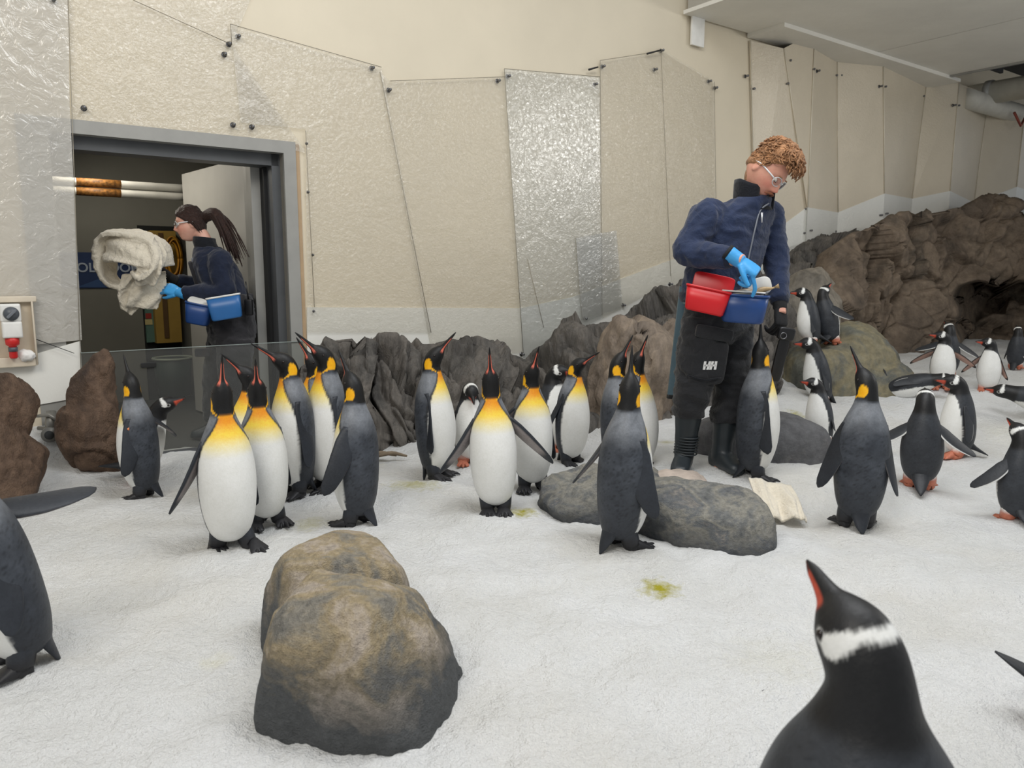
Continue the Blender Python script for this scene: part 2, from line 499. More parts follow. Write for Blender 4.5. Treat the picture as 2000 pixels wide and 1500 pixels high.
for i in range(len(SEAM) - 1):
    (a0, b0, o0), (a1, b1, o1) = SEAM[i], SEAM[i + 1]
    q = [on_wall(*a0, o0), on_wall(*a1, o1), on_wall(*b1, o1), on_wall(*b0, o0)]
    n = np.array([WN[0], WN[1], 0])
    # top runs on to the ceiling
    q[0] = q[0] + (q[0] - q[3]) * 0.25; q[1] = q[1] + (q[1] - q[2]) * 0.25
    V = np.array(q + [p - n * 0.012 for p in q])
    F = [(3, 2, 1, 0), (4, 5, 6, 7), (0, 1, 5, 4), (1, 2, 6, 5), (2, 3, 7, 6), (3, 0, 4, 7)]
    mk('panel', V, F, M_PANEL, wall, smooth=False)
    lo = [q[3] + n * .006, q[2] + n * .006, q[2] + n * .006 - [0, 0, 1.6], q[3] + n * .006 - [0, 0, 1.6]]
    V = np.array(lo + [p - n * 0.014 for p in lo])
    mk('lower_panel', V, F, M_PANELW, wall, smooth=False)
    V, F = tube([q[0] + n * .006, q[3] + n * .006], [.007, .007], 6)
    mk('seam_strip', V, F, plain('seam_bead', (226, 218, 200), .4), wall)
BOLT = [(165, 210), (457, 243), (494, 247), (467, 70), (449, 85), (440, 105), (729, 132), (762, 175), (975, 157), (995, 148), (1165, 164), (1180, 129), (1295, 98), (1282, 135),
        (1388, 158), (1400, 171), (1460, 148), (1473, 173), (1539, 163), (1544, 118), (1590, 135), (1600, 138), (1634, 147), (1643, 147), (1722, 168), (1730, 169), (1804, 188), (1812, 190),
        (1866, 205), (1873, 206), (1575, 408), (1572, 455), (1585, 450), (1632, 452), (1643, 449), (1722, 420), (1733, 417), (140, 754), (603, 375), (600, 280), (612, 498), (614, 608), (1022, 692), (105, 0), (1145, 622), (1220, 596), (1312, 555)]
_bm = None
for (x, y) in BOLT:
    off = 0.045
    if x > 1535:
        sd_ = min(SEAM, key=lambda q: abs(q[0][0] + (q[1][0] - q[0][0]) * min(1, (y - q[0][1]) / (q[1][1] - q[0][1])) - x)); off = sd_[2] + .012
    p = on_wall(x, y, off); n3 = np.array([WN[0], WN[1], 0])
    small = x in (603, 600, 612, 614)
    if _bm is None:
        g = G(); g.add(*tube([-n3 * 0.03, n3 * 0.004], [0.012, 0.012], 10)); g.add(*ellip(n3 * 0.006, (0.014, 0.014, 0.014), None, 10, 6)); g.add(*tube([-n3 * .034, -n3 * .03], [.022, .022], 12))
        ob = g.build('bolt', M_STEEL, wall, origin=(0, 0, 0)); _bm = ob.data; ob.location = p
    else:
        ob = bpy.data.objects.new('bolt', _bm); COL.objects.link(ob); ob.parent = wall; ob.location = p
    s = (0.45 if small else 0.8) * (1 + 0.03 * max(0, (p[1] - 5)))
    ob.scale = (s, s, s)
# black pins that stick out by the sheet corners
for a, b in [((1150, 136), (1168, 131)), ((1264, 105), (1290, 98)), ((1511, 125), (1536, 119)), ((66, 661), (145, 690))]:
    V, F = tube([on_wall(*a, .05), on_wall(*b, .06)], [.010, .007] if a[0] > 200 else [.003, .002], 6)
    mk('hook_pin', V, F, plain('black_pin', (30, 30, 30), .5), wall)

# ============================================================ DOORWAY AND ROOM BEHIND
def slab_w(name, t0, t1, z0, z1, d0, d1, mat, parent=None):
    V, F = wall_box(t0, t1, z0, z1, d0, d1); return mk(name, V, F, mat, parent, smooth=False)
frame = mk('door_1', *wall_box(DT1, DT1 + 0.085, -0.05, DZ + 0.06, -0.18, 0.022), M_ALU, smooth=False)
tag(frame, 'grey metal frame of the open doorway behind the woman', None, None, 'structure')
slab_w('frame_head', DT0, DT1, DZ - 0.02, DZ + 0.06, -0.16, 0.022, M_ALU, frame)
slab_w('frame_step', DT0, DT1 - .01, DZ - 0.10, DZ - 0.02, -0.22, -0.06, plain('frame_dark', (88, 90, 92), .5, .3), frame)
slab_w('frame_jamb', DT0 - 0.16, DT0, -0.05, DZ + 0.06, -0.18, 0.016, M_ALU, frame)
slab_w('frame_stop', DT1 - 0.06, DT1, -0.05, DZ - .02, -0.22, -0.06, plain('frame_dark', (88, 90, 92), .5, .3), frame)
slab_w('rubber_seal', DT1 - 0.085, DT1 - 0.06, -0.05, DZ - .06, -0.30, -0.16, plain('rubber_black', (18, 18, 19), .6), frame)
slab_w('frame_lining', DT1 - 0.15, DT1 - 0.085, -0.05, DZ - .06, -0.34, -0.24, M_ALU, frame)
slab_w('timber_strip', DT1 + 0.085, DT1 + 0.115, -0.05, DZ + .05, -0.02, 0.012, plain('timber_edge', (176, 150, 118), .7), frame)
# room: floor, side walls, rear wall, ceiling (dark, lit through the door and by an added fill lamp)
M_ROOM = plain('room_wall_grey', (128, 126, 116), .7, 0, .06, 3)
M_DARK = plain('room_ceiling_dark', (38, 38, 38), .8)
RD = 2.6
RT1 = DT1 + 1.6
rw = mk('wall_room', *wall_box(-1.6, RT1, -0.1, 2.6, -RD - .08, -RD), M_ROOM, smooth=False)
tag(rw, 'grey rear wall of the room behind the doorway', None, None, 'structure')
slab_w('side_wall', -1.68, -1.6, -0.1, 2.6, -RD, -0.18, M_ROOM, rw)
slab_w('side_wall', RT1, RT1 + .08, -0.1, 2.6, -RD, -0.18, M_ROOM, rw)
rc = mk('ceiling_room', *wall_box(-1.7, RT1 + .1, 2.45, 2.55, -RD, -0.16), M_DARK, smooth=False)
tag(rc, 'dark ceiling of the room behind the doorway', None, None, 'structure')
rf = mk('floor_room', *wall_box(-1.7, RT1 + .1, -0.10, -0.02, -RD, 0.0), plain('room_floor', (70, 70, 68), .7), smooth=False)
tag(rf, 'dark floor of the room behind the doorway', None, None, 'structure')
# air duct under the room's ceiling
dt = thing('air_duct', 'dull grey air duct under the ceiling inside the doorway', 'duct', wall_pt(0.6, 2.3, -1.2))
M_DUCT = plain('duct_grey', (72, 73, 74), .6, .4)
slab_w('duct_body', -1.4, 2.4, 2.22, 2.44, -1.35, -1.0, M_DUCT, dt)
for t_ in (-0.2, 0.5, 1.2): slab_w('duct_flange', t_, t_ + .03, 2.19, 2.44, -1.38, -0.97, M_DUCT, dt)
# two labelled pipes
M_PIPE = plain('pipe_white', (196, 194, 186), .5)
M_LBL = plain('pipe_label', (132, 88, 38), .6, 0, .7, 40)
for (yy, nm) in ((366, 'upper'), (384, 'lower')):
    p0, p1 = on_wall(130, yy - 12, -1.7), on_wall(420, yy + 8, -1.7)
    z = p0[2]
    rt = thing('pipe', 'white pipe with an orange label inside the doorway, %s of the two' % nm, 'pipe', wall_pt(0.3, z, -1.7), 'labelled pipes in the back room')
    a, b = wall_pt(-1.5, z, -1.7), wall_pt(2.6, z, -1.7)
    mk('pipe_run', *tube([a, b], [.032, .032], 14), M_PIPE, rt)
    tl0, tl1 = wall_tz(150, yy - 10, -1.65)[0], wall_tz(238, yy - 6, -1.65)[0]
    mk('pipe_label', *tube([wall_pt(tl0, z, -1.7), wall_pt(tl1, z, -1.7)], [.0335, .0335], 14), M_LBL, rt)
# rear features: blue sign, inner door opening with a yellow cabinet, hose, notice, tub
OFFR = -RD + .012
def rear_rect(name, x0, y0, x1, y1, d0, d1, mat, parent=None):
    t0, z1 = wall_tz(x0, y0, d1); t1, z0 = wall_tz(x1, y1, d1)
    return slab_w(name, t0, t1, z0, z1, d0, d1, mat, parent)
sg = thing('room_sign', 'dark blue sign reading OL ROOM in pale letters', 'sign', on_wall(200, 560, OFFR))
M_SIGN = plain('sign_blue', (28, 52, 96), .5)
rear_rect('sign_board', 110, 492, 262, 562, -RD, OFFR, M_SIGN, sg)
tt0, zz0 = wall_tz(120, 562, OFFR + .004)
n3 = np.array([WN[0], WN[1], 0]); d3 = np.array([WD[0], WD[1], 0])
P = [wall_pt(*wall_tz(x, y, OFFR + .003), OFFR + .003) for x, y in [(150, 561), (205, 540), (228, 549), (262, 536), (262, 561)]]
mk('mountain_print', P, [(0, 1, 2, 3, 4)], plain('sign_blue_light', (52, 82, 128), .5), sg, smooth=False)
cu = bpy.data.curves.new('letters', 'FONT'); cu.body = 'OL ROOM'; cu.size = 0.115; cu.extrude = 0.002; cu.offset = 0.002
ob = bpy.data.objects.new('letters', cu); COL.objects.link(ob)
dg = bpy.context.evaluated_depsgraph_get(); me = bpy.data.meshes.new_from_object(ob.evaluated_get(dg)); bpy.data.objects.remove(ob)
me.materials.append(plain('letter_pale', (176, 186, 200), .6))
lt = bpy.data.objects.new('lettering', me); COL.objects.link(lt); lt.parent = sg
lw_ = on_wall(150, 531, OFFR + .006)
R3 = np.array([d3, [0, 0, 1], n3]).T
lt.matrix_local = Matrix.Translation(Vector(lw_ - np.array(sg.location))) @ Matrix(R3.tolist()).to_4x4()
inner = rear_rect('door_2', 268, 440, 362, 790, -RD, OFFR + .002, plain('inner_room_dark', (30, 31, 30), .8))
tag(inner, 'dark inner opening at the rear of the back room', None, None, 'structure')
cab = thing('yellow_cabinet', 'dim yellow cabinet at the back of the room behind the woman', 'cabinet', on_wall(330, 660, OFFR + .1))
rear_rect('cabinet_body', 292, 450, 356, 668, OFFR + .004, OFFR + .12, plain('cabinet_yellow', (168, 136, 62), .6), cab)
rear_rect('cabinet_rail', 293, 468, 352, 473, OFFR + .12, OFFR + .14, plain('brown_wood', (96, 70, 38), .7), cab)
rear_rect('cabinet_stile', 318, 455, 322, 660, OFFR + .12, OFFR + .13, plain('brown_wood', (96, 70, 38), .7), cab)
g = G(); c0 = on_wall(339, 505, OFFR + .2)
for k in range(9):
    an = np.linspace(0, 2 * math.pi, 25); r = 0.07 + 0.012 * (k % 3); dx = random.uniform(-.02, .02)
    g.add(*tube([c0 + d3 * (math.cos(a) * r * .75 + dx) + np.array([0, 0, math.sin(a) * r * 2.1]) + n3 * (.008 * k) for a in an], [.008] * 25, 6))
hs = g.build('hose_coil', plain('hose_yellow', (190, 132, 28), .5), origin=c0)
tag(hs, 'coiled yellow hose hanging beside the woman', 'hose')
nb = thing('notice_board', 'teal panel with a red notice in the dim room', 'notice', on_wall(291, 650, OFFR + .05))
rear_rect('board', 281, 575, 309, 668, OFFR + .004, OFFR + .04, plain('panel_teal', (92, 124, 112), .6), nb)
rear_rect('red_notice', 284, 612, 296, 622, OFFR + .04, OFFR + .045, plain('notice_red', (160, 52, 40), .6), nb)
rear_rect('cream_notice', 283, 624, 298, 634, OFFR + .04, OFFR + .045, plain('notice_cream', (200, 186, 130), .6), nb)
tb = thing('storage_tub', 'dark green tub with a pale rim in the dim room', 'tub', on_wall(335, 740, OFFR + .2))
c0 = on_wall(338, 720, OFFR + .26)
mk('tub_body', *tube([c0 + [0, 0, .10], c0 - [0, 0, .25]], [.17, .14], 20), plain('tub_green', (40, 58, 50), .6), tb)
an = np.linspace(0, 2 * math.pi, 25); mk('tub_rim', *tube([c0 + [.17 * math.cos(a), .17 * math.sin(a), .10] for a in an], [.012] * 25, 6), plain('rim_pale', (170, 178, 160), .6), tb)
# open door leaf, hinged on the right jamb, swung into the room
h0 = wall_pt(DT1 - 0.10, 0, -0.34); leaf_dir = unit(np.append(-WD * 0.10 - WN * 1.0, 0))
ln = np.cross(leaf_dir, [0, 0, 1])
lf = thing('door_leaf', 'pale grey door leaf swung open into the room behind the woman', 'door', h0)
mk('leaf_panel', *box(h0 + leaf_dir * 0.66 + np.array([0, 0, 1.0]), (0.66, 0.035, 1.0), [leaf_dir, ln, [0, 0, 1]]), plain('leaf_grey', (178, 176, 170), .5, 0, .03), lf, smooth=False)
mk('leaf_handle', *rbox(h0 + leaf_dir * 1.02 + np.array([0, 0, 1.62]) + ln * .05, (.035, .022, .10), [leaf_dir, ln, [0, 0, 1]], .008), plain('handle_white', (200, 200, 196), .4), lf)
mk('leaf_edge', *box(h0 + leaf_dir * 0.03 + np.array([0, 0, 1.0]) + ln * .0, (0.03, 0.045, 1.0), [leaf_dir, ln, [0, 0, 1]]), M_ALU, lf, smooth=False)
# clear low screen across the doorway
ts0, zs = wall_tz(157, 690, .03); ts1 = wall_tz(592, 682, .03)[0]
def mat_clear(name, tint, gloss=.12, dens=.05, rough=.05):
    t = NT(name); tr = t.n('ShaderNodeBsdfTransparent'); tr.inputs[0].default_value = (*tint, 1)
    gl = t.n('ShaderNodeBsdfGlossy'); gl.inputs['Roughness'].default_value = rough
    df = t.n('ShaderNodeBsdfDiffuse'); df.inputs[0].default_value = (.6, .6, .58, 1)
    m1 = t.n('ShaderNodeMixShader'); m1.inputs[0].default_value = dens; t.l(tr.outputs[0], m1.inputs[1]); t.l(df.outputs[0], m1.inputs[2])
    lw = t.n('ShaderNodeLayerWeight'); lw.inputs[0].default_value = gloss
    m2 = t.n('ShaderNodeMixShader'); t.l(lw.outputs['Fresnel'], m2.inputs[0]); t.l(m1.outputs[0], m2.inputs[1]); t.l(gl.outputs[0], m2.inputs[2])
    t.l(m2.outputs[0], t.out.inputs[0]); return t.m
M_CLEAR = mat_clear('clear_acrylic', (.93, .94, .93))
sc = thing('clear_screen', 'low clear plastic screen across the bottom of the doorway', 'screen', wall_pt((ts0 + ts1) / 2, 0, .03))
slab_w('screen_panel', ts0, ts1, -0.02, zs, .026, .034, M_CLEAR, sc)
slab_w('top_edge', ts0, ts1, zs, zs + .004, .026, .036, plain('acrylic_edge', (150, 160, 156), .3), sc)
p = on_wall(290, 713, .04)
mk('finger_hole', *rbox(p, (.045, .016, .004), [d3, [0, 0, 1], n3], .002), plain('black_pin', (30, 30, 30), .5), sc)
slab_w('bottom_rail', ts0, ts1, -0.03, 0.03, .02, .045, plain('frame_dark', (88, 90, 92), .5, .3), sc)

# ============================================================ CONTROL BOX AND VALVE ON THE LEFT
ax_w = [d3, n3, [0, 0, 1]]; ax_f = [d3, [0, 0, 1], n3]
cb = thing('switch_box', 'white switch box with a grey dial and red plug in a clear cover', 'switch', on_wall(35, 710, .05))
def wrect(name, x0, y0, x1, y1, d0, d1, mat, par, r=.006):
    t0, z1 = wall_tz(x0, y0, d1); t1, z0 = wall_tz(x1, y1, d1)
    c = wall_pt((t0 + t1) / 2, (z0 + z1) / 2, (d0 + d1) / 2)
    return mk(name, *rbox(c, ((t1 - t0) / 2, (z1 - z0) / 2, (d1 - d0) / 2), ax_f, min(r, (d1 - d0) / 2 * .9), 3, 14), mat, par)
M_PW = plain('plastic_white', (232, 231, 226), .4); M_BX = plain('niche_beige', (204, 190, 168), .5)
wrect('cover_back', -60, 580, 72, 714, .034, .050, M_BX, cb)
for r_ in ((-60, 580, 72, 590), (62, 586, 73, 714), (-60, 703, 72, 715)): wrect('cover_rim', *r_, .05, .085, plain('cover_rim', (214, 202, 182), .3), cb)
wrect('switch_body', -2, 594, 43, 628, .05, .13, M_PW, cb, .012)
wrect('socket_flap', 3, 629, 46, 660, .05, .15, M_PW, cb, .012)
c0 = on_wall(22, 613, .14); mk('dial', *tube([c0 - n3 * .01, c0 + n3 * .012], [.040, .036], 24), plain('dial_grey', (84, 88, 94), .4), cb)
mk('dial_bar', *rbox(c0 + n3 * .018, (.008, .032, .008), [unit(d3 - np.array([0, 0, 1.0])), unit(d3 + np.array([0, 0, 1.0])), n3], .003), plain('dial_bar', (110, 114, 120), .4), cb)
c0 = on_wall(24, 666, .11); M_RED = plain('plug_red', (206, 42, 40), .4)
mk('red_plug', *tube([c0 + [0, 0, .02], c0, c0 - [0, 0, .02], c0 - [0, 0, .03], c0 - [0, 0, .09], c0 - [0, 0, .10]], [.034, .036, .034, .02, .022, .016], 16), M_RED, cb)
mk('plug_ring', *tube([c0 - [0, 0, .035], c0 - [0, 0, .06]], [.024, .024], 16), plain('dial_grey', (84, 88, 94), .4), cb)
V, F = ico(3); c0 = on_wall(50, 694, .08); mk('snow_clump', c0 + V * (.05, .03, .035) * (1 + .3 * fbm(V * 3, 3))[:, None], F, plain('snow_bit', (236, 234, 230), .8), cb)
vc = on_wall(100, 846, .14); vv = thing('pipe_valve', 'grey metal hose valve poking out of the snow by the left wall', 'valve', vc)
M_VAL = plain('valve_metal', (138, 136, 130), .45, .6)
to_c = unit(np.array([.35, -1, -.05]))
mk('coupling', *tube([vc - to_c * .03, vc + to_c * .02, vc + to_c * .03, vc + to_c * .05], [.040, .042, .046, .044], 20), M_VAL, vv)
mk('bore', *tube([vc + to_c * .049, vc + to_c * .053], [.026, .026], 20), plain('bore_dark', (58, 60, 60), .6), vv)
mk('valve_body', *tube([vc - to_c * .03, vc - to_c * .02 + [0, 0, .05], vc - to_c * .05 + [0, 0, .12]], [.03, .034, .026], 14), M_VAL, vv)
mk('lever', *tube([vc + [-.09, 0, .10], vc + [0, 0, .11], vc + [.05, 0, .07]], [.008, .014, .010], 8), M_VAL, vv)
mk('lug', *tube([vc + [-.075, 0, .03], vc + [.085, 0, .02]], [.012, .012], 8), M_VAL, vv)

# ============================================================ CEILING ON THE RIGHT
ZC = 3.63
tA, tB, tC = wall_tz(1342, 36)[0], wall_tz(1640, 110)[0], wall_tz(1782, 165)[0]
M_CEIL = mat_panel('ceiling_panel', (232, 229, 220), .5)
ceil = mk('ceiling', *wall_box(tA + .02, tC, ZC + .06, ZC + .16, .02, 7.6), M_CEIL, smooth=False)
tag(ceil, 'pale ceiling of large flat panels at the upper right', None, None, 'structure')
slab_w('panel', tA, tB - .008, ZC, ZC + .05, .03, 7.6, M_CEIL, ceil)
slab_w('panel', tB + .008, tC, ZC, ZC + .05, .03, 7.6, M_CEIL, ceil)
slab_w('edge_beam', tA - .04, tA + .10, ZC + .05, ZC + .42, .04, 7.6, mat_panel('ceil_edge', (176, 172, 162), .5), ceil)
slab_w('edge_lip', tA - .10, tA, ZC - .005, ZC + .03, .04, 7.6, M_CEIL, ceil)
slab_w('bracket', tA + .02, tA + .2, ZC - .26, ZC, .03, .05, M_PW, ceil)
slab_w('end_trim', tC, tC + .05, ZC - .02, ZC + .10, .03, 7.6, M_ALU, ceil)
slab_w('joint_strip', tB - .008, tB + .008, ZC + .01, ZC + .04, .03, 7.6, M_DARK, ceil)
slab_w('cornice', tA + .9, tC + .3, ZC - .04, ZC, .02, .46, M_CEIL, ceil)
vo = mk('ceiling_void', *wall_box(tC - .2, 15.6, ZC + .55, ZC + .65, -.1, 7.6), M_DARK, smooth=False)
tag(vo, 'black open ceiling void beyond the last panel', None, None, 'structure')
M_WP = plain('duct_white', (206, 203, 192), .5)
def wall_tube(name, pts, r, mat, par, n=14):
    return mk(name, *tube([wall_pt(*p) for p in pts], [r] * len(pts), n), mat, par)
tp = wall_tz(1890, 190)[0]
pp = thing('ceiling_pipe', 'thick off-white pipe crossing the open ceiling void', 'pipe', wall_pt(tp, ZC, 1))
wall_tube('pipe_run', [(tp, ZC + .02, .05), (tp, ZC + .02, 7)], .15, M_WP, pp, 18)
wall_tube('pipe_collar', [(tp, ZC + .02, .25), (tp, ZC + .02, .33)], .17, M_ALU, pp, 18)
pp2 = thing('ceiling_pipe', 'off-white pipe running along the top of the wall, far right', 'pipe', wall_pt(tp + 2, ZC - .1, .3))
wall_tube('pipe_run', [(tp - .6, ZC - .12, .25), (15.5, ZC - .12, .25)], .13, M_WP, pp2, 18)
wall_tube('red_cable', [(tp + .5, ZC - .2, .42), (tp + .7, ZC - .36, .44), (tp + .9, ZC - .2, .42)], .018, plain('cable_red', (150, 70, 56), .5), pp2, 8)
gx = thing('air_grille', 'black metal air grille in the open ceiling void', 'grille', wall_pt(tC + .8, ZC + .3, .9))
for k in range(4): slab_w('slat', tC + .55 + .22 * k, tC + .62 + .22 * k, ZC + .26, ZC + .30, .5, 1.5, M_DUCT, gx)
slab_w('grille_side', tC + .5, tC + 1.4, ZC + .22, ZC + .34, .46, .5, M_DUCT, gx)
slab_w('grille_side', tC + .5, tC + 1.4, ZC + .22, ZC + .34, 1.5, 1.54, M_DUCT, gx)
# ============================================================ ROCKS
def mat_rock(name, stops, scale=2.0, bump=0.6, zdark=None, streak=(1, 1, 1), crack=0.5, rough=0.75):
    """stops: colours along noise; zdark: (colour, z0, z1) darker painted foot of the rock"""
    t = NT(name); v = t.coord('Object', streak)
    n1 = t.noise(v, scale, 6, 0.62, 0.6); n2 = t.noise(v, scale * 9, 5, 0.65); n3 = t.noise(v, scale * 40, 3, 0.6)
    k = len(stops)
    col = t.ramp(n1, [(0.30 + 0.42 * i / (k - 1), tuple(lin(c))) for i, c in enumerate(stops)])
    col = t.mix(0.55, col, t.ramp(n2, [(0.3, (0.28, 0.28, 0.28)), (0.7, (0.78, 0.78, 0.78))]), 'OVERLAY')
    vo = t.n('ShaderNodeTexVoronoi'); vo.feature = 'DISTANCE_TO_EDGE'; vo.inputs['Scale'].default_value = scale * 1.3
    w = t.n('ShaderNodeVectorMath'); w.operation = 'ADD'
    nn = t.n('ShaderNodeTexNoise'); nn.inputs['Scale'].default_value = scale * 2; t.l(v, nn.inputs['Vector'])
    sc_ = t.n('ShaderNodeVectorMath'); sc_.operation = 'SCALE'; sc_.inputs['Scale'].default_value = 0.6
    t.l(nn.outputs['Color'], sc_.inputs[0]); t.l(v, w.inputs[0]); t.l(sc_.outputs[0], w.inputs[1]); t.l(w.outputs[0], vo.inputs['Vector'])
    ck = t.ramp(vo.outputs['Distance'], [(0.0, (1 - crack,) * 3), (0.035, (1, 1, 1))])
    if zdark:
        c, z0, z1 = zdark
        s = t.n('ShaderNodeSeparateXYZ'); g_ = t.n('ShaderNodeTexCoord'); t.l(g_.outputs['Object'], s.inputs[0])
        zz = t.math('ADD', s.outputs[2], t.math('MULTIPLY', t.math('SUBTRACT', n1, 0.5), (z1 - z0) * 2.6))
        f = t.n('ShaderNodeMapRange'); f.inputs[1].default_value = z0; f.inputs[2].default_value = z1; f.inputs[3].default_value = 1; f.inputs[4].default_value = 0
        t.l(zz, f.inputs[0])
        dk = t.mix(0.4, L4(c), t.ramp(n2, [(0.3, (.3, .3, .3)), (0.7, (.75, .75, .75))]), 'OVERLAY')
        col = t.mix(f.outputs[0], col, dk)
    t.l(col, t.b.inputs['Base Color']); t.b.inputs['Roughness'].default_value = rough
    t.b.inputs['Specular IOR Level'].default_value = 0.3
    h = t.math('ADD', t.math('MULTIPLY', n2, 0.8), t.math('MULTIPLY', n3, 0.35))
    h = t.math('ADD', h, t.math('MULTIPLY', ck, 0.25 if crack > 0 else 0.0))
    t.bump(h, bump, 0.02)
    return t.m
def blob(c, r, p=2.6, seed=0, amp=0.08, fr=1.6, sub=5, rz=0, flat=None):
    V, F = ico(sub)
    k = (np.abs(V) ** p).sum(1) ** (-1.0 / p)
    V = V * k[:, None]
    V = V * (1 + amp * fbm(V * fr + seed * 7.7, 4))[:, None]
    V = V * np.asarray(r)
    V = V @ rotm((0, 0, 1), rz).T
    return V + np.asarray(c), F
def cutblob(c, r, p, seed, cuts, amp=.05, rz=0, lo=.80, hi=1.02, sub=5):
    rs = np.random.RandomState(seed); V, F = ico(sub)
    V = V * ((np.abs(V) ** p).sum(1) ** (-1.0 / p))[:, None]
    for k in range(cuts):
        n = unit(rs.normal(size=3) * [1, 1, .8]); s_ = V @ n - rs.uniform(lo, hi); V = V - np.where(s_ > 0, s_ * .9, 0)[:, None] * n
    V = V * (1 + amp * fbm(V * 1.8 + seed, 4))[:, None]
    return V * np.asarray(r) @ rotm((0, 0, 1), rz).T + np.asarray(c), F
def disp_facets(V, s):
    q = V * [1.25, 1.25, 1.1] + .25 * np.stack([fbm(V * 1.2, 2), fbm(V * 1.2 + 5, 2), fbm(V * 1.2 + 9, 2)], 1)
    vec, f1, f2, cid = voro(q, 5)
    rs = np.random.RandomState(11); nn = rs.normal(size=(256, 3)); nn /= np.linalg.norm(nn, axis=1)[:, None]
    pl = (vec * nn[cid & 255]).sum(1)
    q2 = V * 3.1; v2, a1, a2, c2 = voro(q2, 9)
    return .42 * pl + .16 * (rs.rand(256)[cid & 255] - .5) - .10 * np.exp(-((f2 - f1) / .05) ** 2) + .10 * (v2 * nn[c2 & 255]).sum(1) - .04 * np.exp(-((a2 - a1) / .06) ** 2) + .04 * fbm(V * 4, 4)
def rock_thing(name, label, islands, voxel, mat, cat='rock', amp=0.02, fr=5, smooth=4, seed=0, group=None, facet=0.0, fscale=2.4):
    if len(islands) == 1: V, F = islands[0]
    else: V, F = remesh(islands, voxel, smooth)
    N = vnormals(V, F)
    V = V + N * (amp * fbm(V * fr + seed, 4))[:, None] + N * (amp * 0.25 * fbm(V * fr * 6 + seed, 3))[:, None]
    if facet: V = V + N * (facet * disp_facets(V * fscale, None))[:, None]
    c = V.mean(0); base = np.array([c[0], c[1], float(snow0(c[0], c[1]))])
    o = mk(name, V, F, mat, origin=base)
    return tag(o, label, cat, group)
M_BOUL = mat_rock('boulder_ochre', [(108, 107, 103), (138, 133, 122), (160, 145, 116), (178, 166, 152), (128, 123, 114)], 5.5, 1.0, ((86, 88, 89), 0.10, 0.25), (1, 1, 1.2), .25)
rock_thing('boulder', 'big two-humped ochre and charcoal boulder in the foreground snow',
           [cutblob((-.405, 2.02, .0), (.25, .26, .345), 3.8, 101, 16, .05, -18, .86, 1.08), cutblob((-.575, 2.42, -.01), (.245, .33, .31), 3.0, 102, 14, .05, 12, .84, 1.04)], .014, M_BOUL, amp=.012, smooth=3)
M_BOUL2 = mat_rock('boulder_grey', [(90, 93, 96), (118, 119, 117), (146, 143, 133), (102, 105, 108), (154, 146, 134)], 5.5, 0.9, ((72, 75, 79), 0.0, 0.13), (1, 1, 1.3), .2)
rock_thing('boulder', 'low mottled grey double boulder at the feet of the lone back-turned penguin',
           [cutblob((.50, 3.78, -.02), (.37, .28, .225), 3.2, 104, 14, .05, 0, .84, 1.04), cutblob((.86, 3.40, -.02), (.34, .27, .285), 3.2, 105, 14, .05, -20, .84, 1.04)], .014, M_BOUL2, amp=.012, smooth=3)
M_BOUL3 = mat_rock('boulder_dark', [(70, 71, 74), (96, 96, 98), (84, 84, 86), (112, 110, 108)], 2.4, 0.4, None, (1, 1, 1), .15)
rock_thing('boulder', 'smooth dark grey boulder behind the man\'s boots',
           [blob((1.50, 4.58, .08), (.44, .24, .27), 2.5, 8, .05, 1.4, rz=-8)], .014, M_BOUL3, amp=.01)
M_BR = mat_rock('rock_red_brown', [(64, 53, 46), (86, 69, 57), (104, 84, 69), (76, 64, 56)], 3.0, 0.8, None, (1, 1, .8), .3)
def facet_blob(c, r, seed, cuts=22, sub=5, amp=.05, rz=0, lo=.55, hi=.95):
    rs = np.random.RandomState(seed); V, F = ico(sub)
    for k in range(cuts):
        n = unit(rs.normal(size=3)); d = rs.uniform(lo, hi)
        s = V @ n - d; V = V - np.where(s > 0, s * .85, 0)[:, None] * n
    V = V * (1 + amp * fbm(V * 2.2 + seed, 4))[:, None]
    return V * np.asarray(r) @ rotm((0, 0, 1), rz).T + np.asarray(c), F
p = at_y(166, 800, 4.30)
rock_thing('rock', 'upright red-brown rock at the left edge of the doorway',
           [facet_blob((p[0], 4.36, .22), (.19, .20, .32), 21), facet_blob((p[0] + .01, 4.40, .42), (.15, .17, .24), 25), facet_blob((p[0] + .03, 4.42, .58), (.10, .13, .19), 22)], .012, M_BR, amp=.012, smooth=1, facet=.06, fscale=1.7)
p = at_y(5, 850, 3.75)
rock_thing('rock', 'rounded red-brown rock at the left edge of the picture',
           [facet_blob((p[0] - .07, 3.8, .20), (.24, .26, .30), 31), facet_blob((p[0] - .12, 3.92, .44), (.18, .20, .24), 33)], .012, M_BR, amp=.012, smooth=1, facet=.06, fscale=1.7)

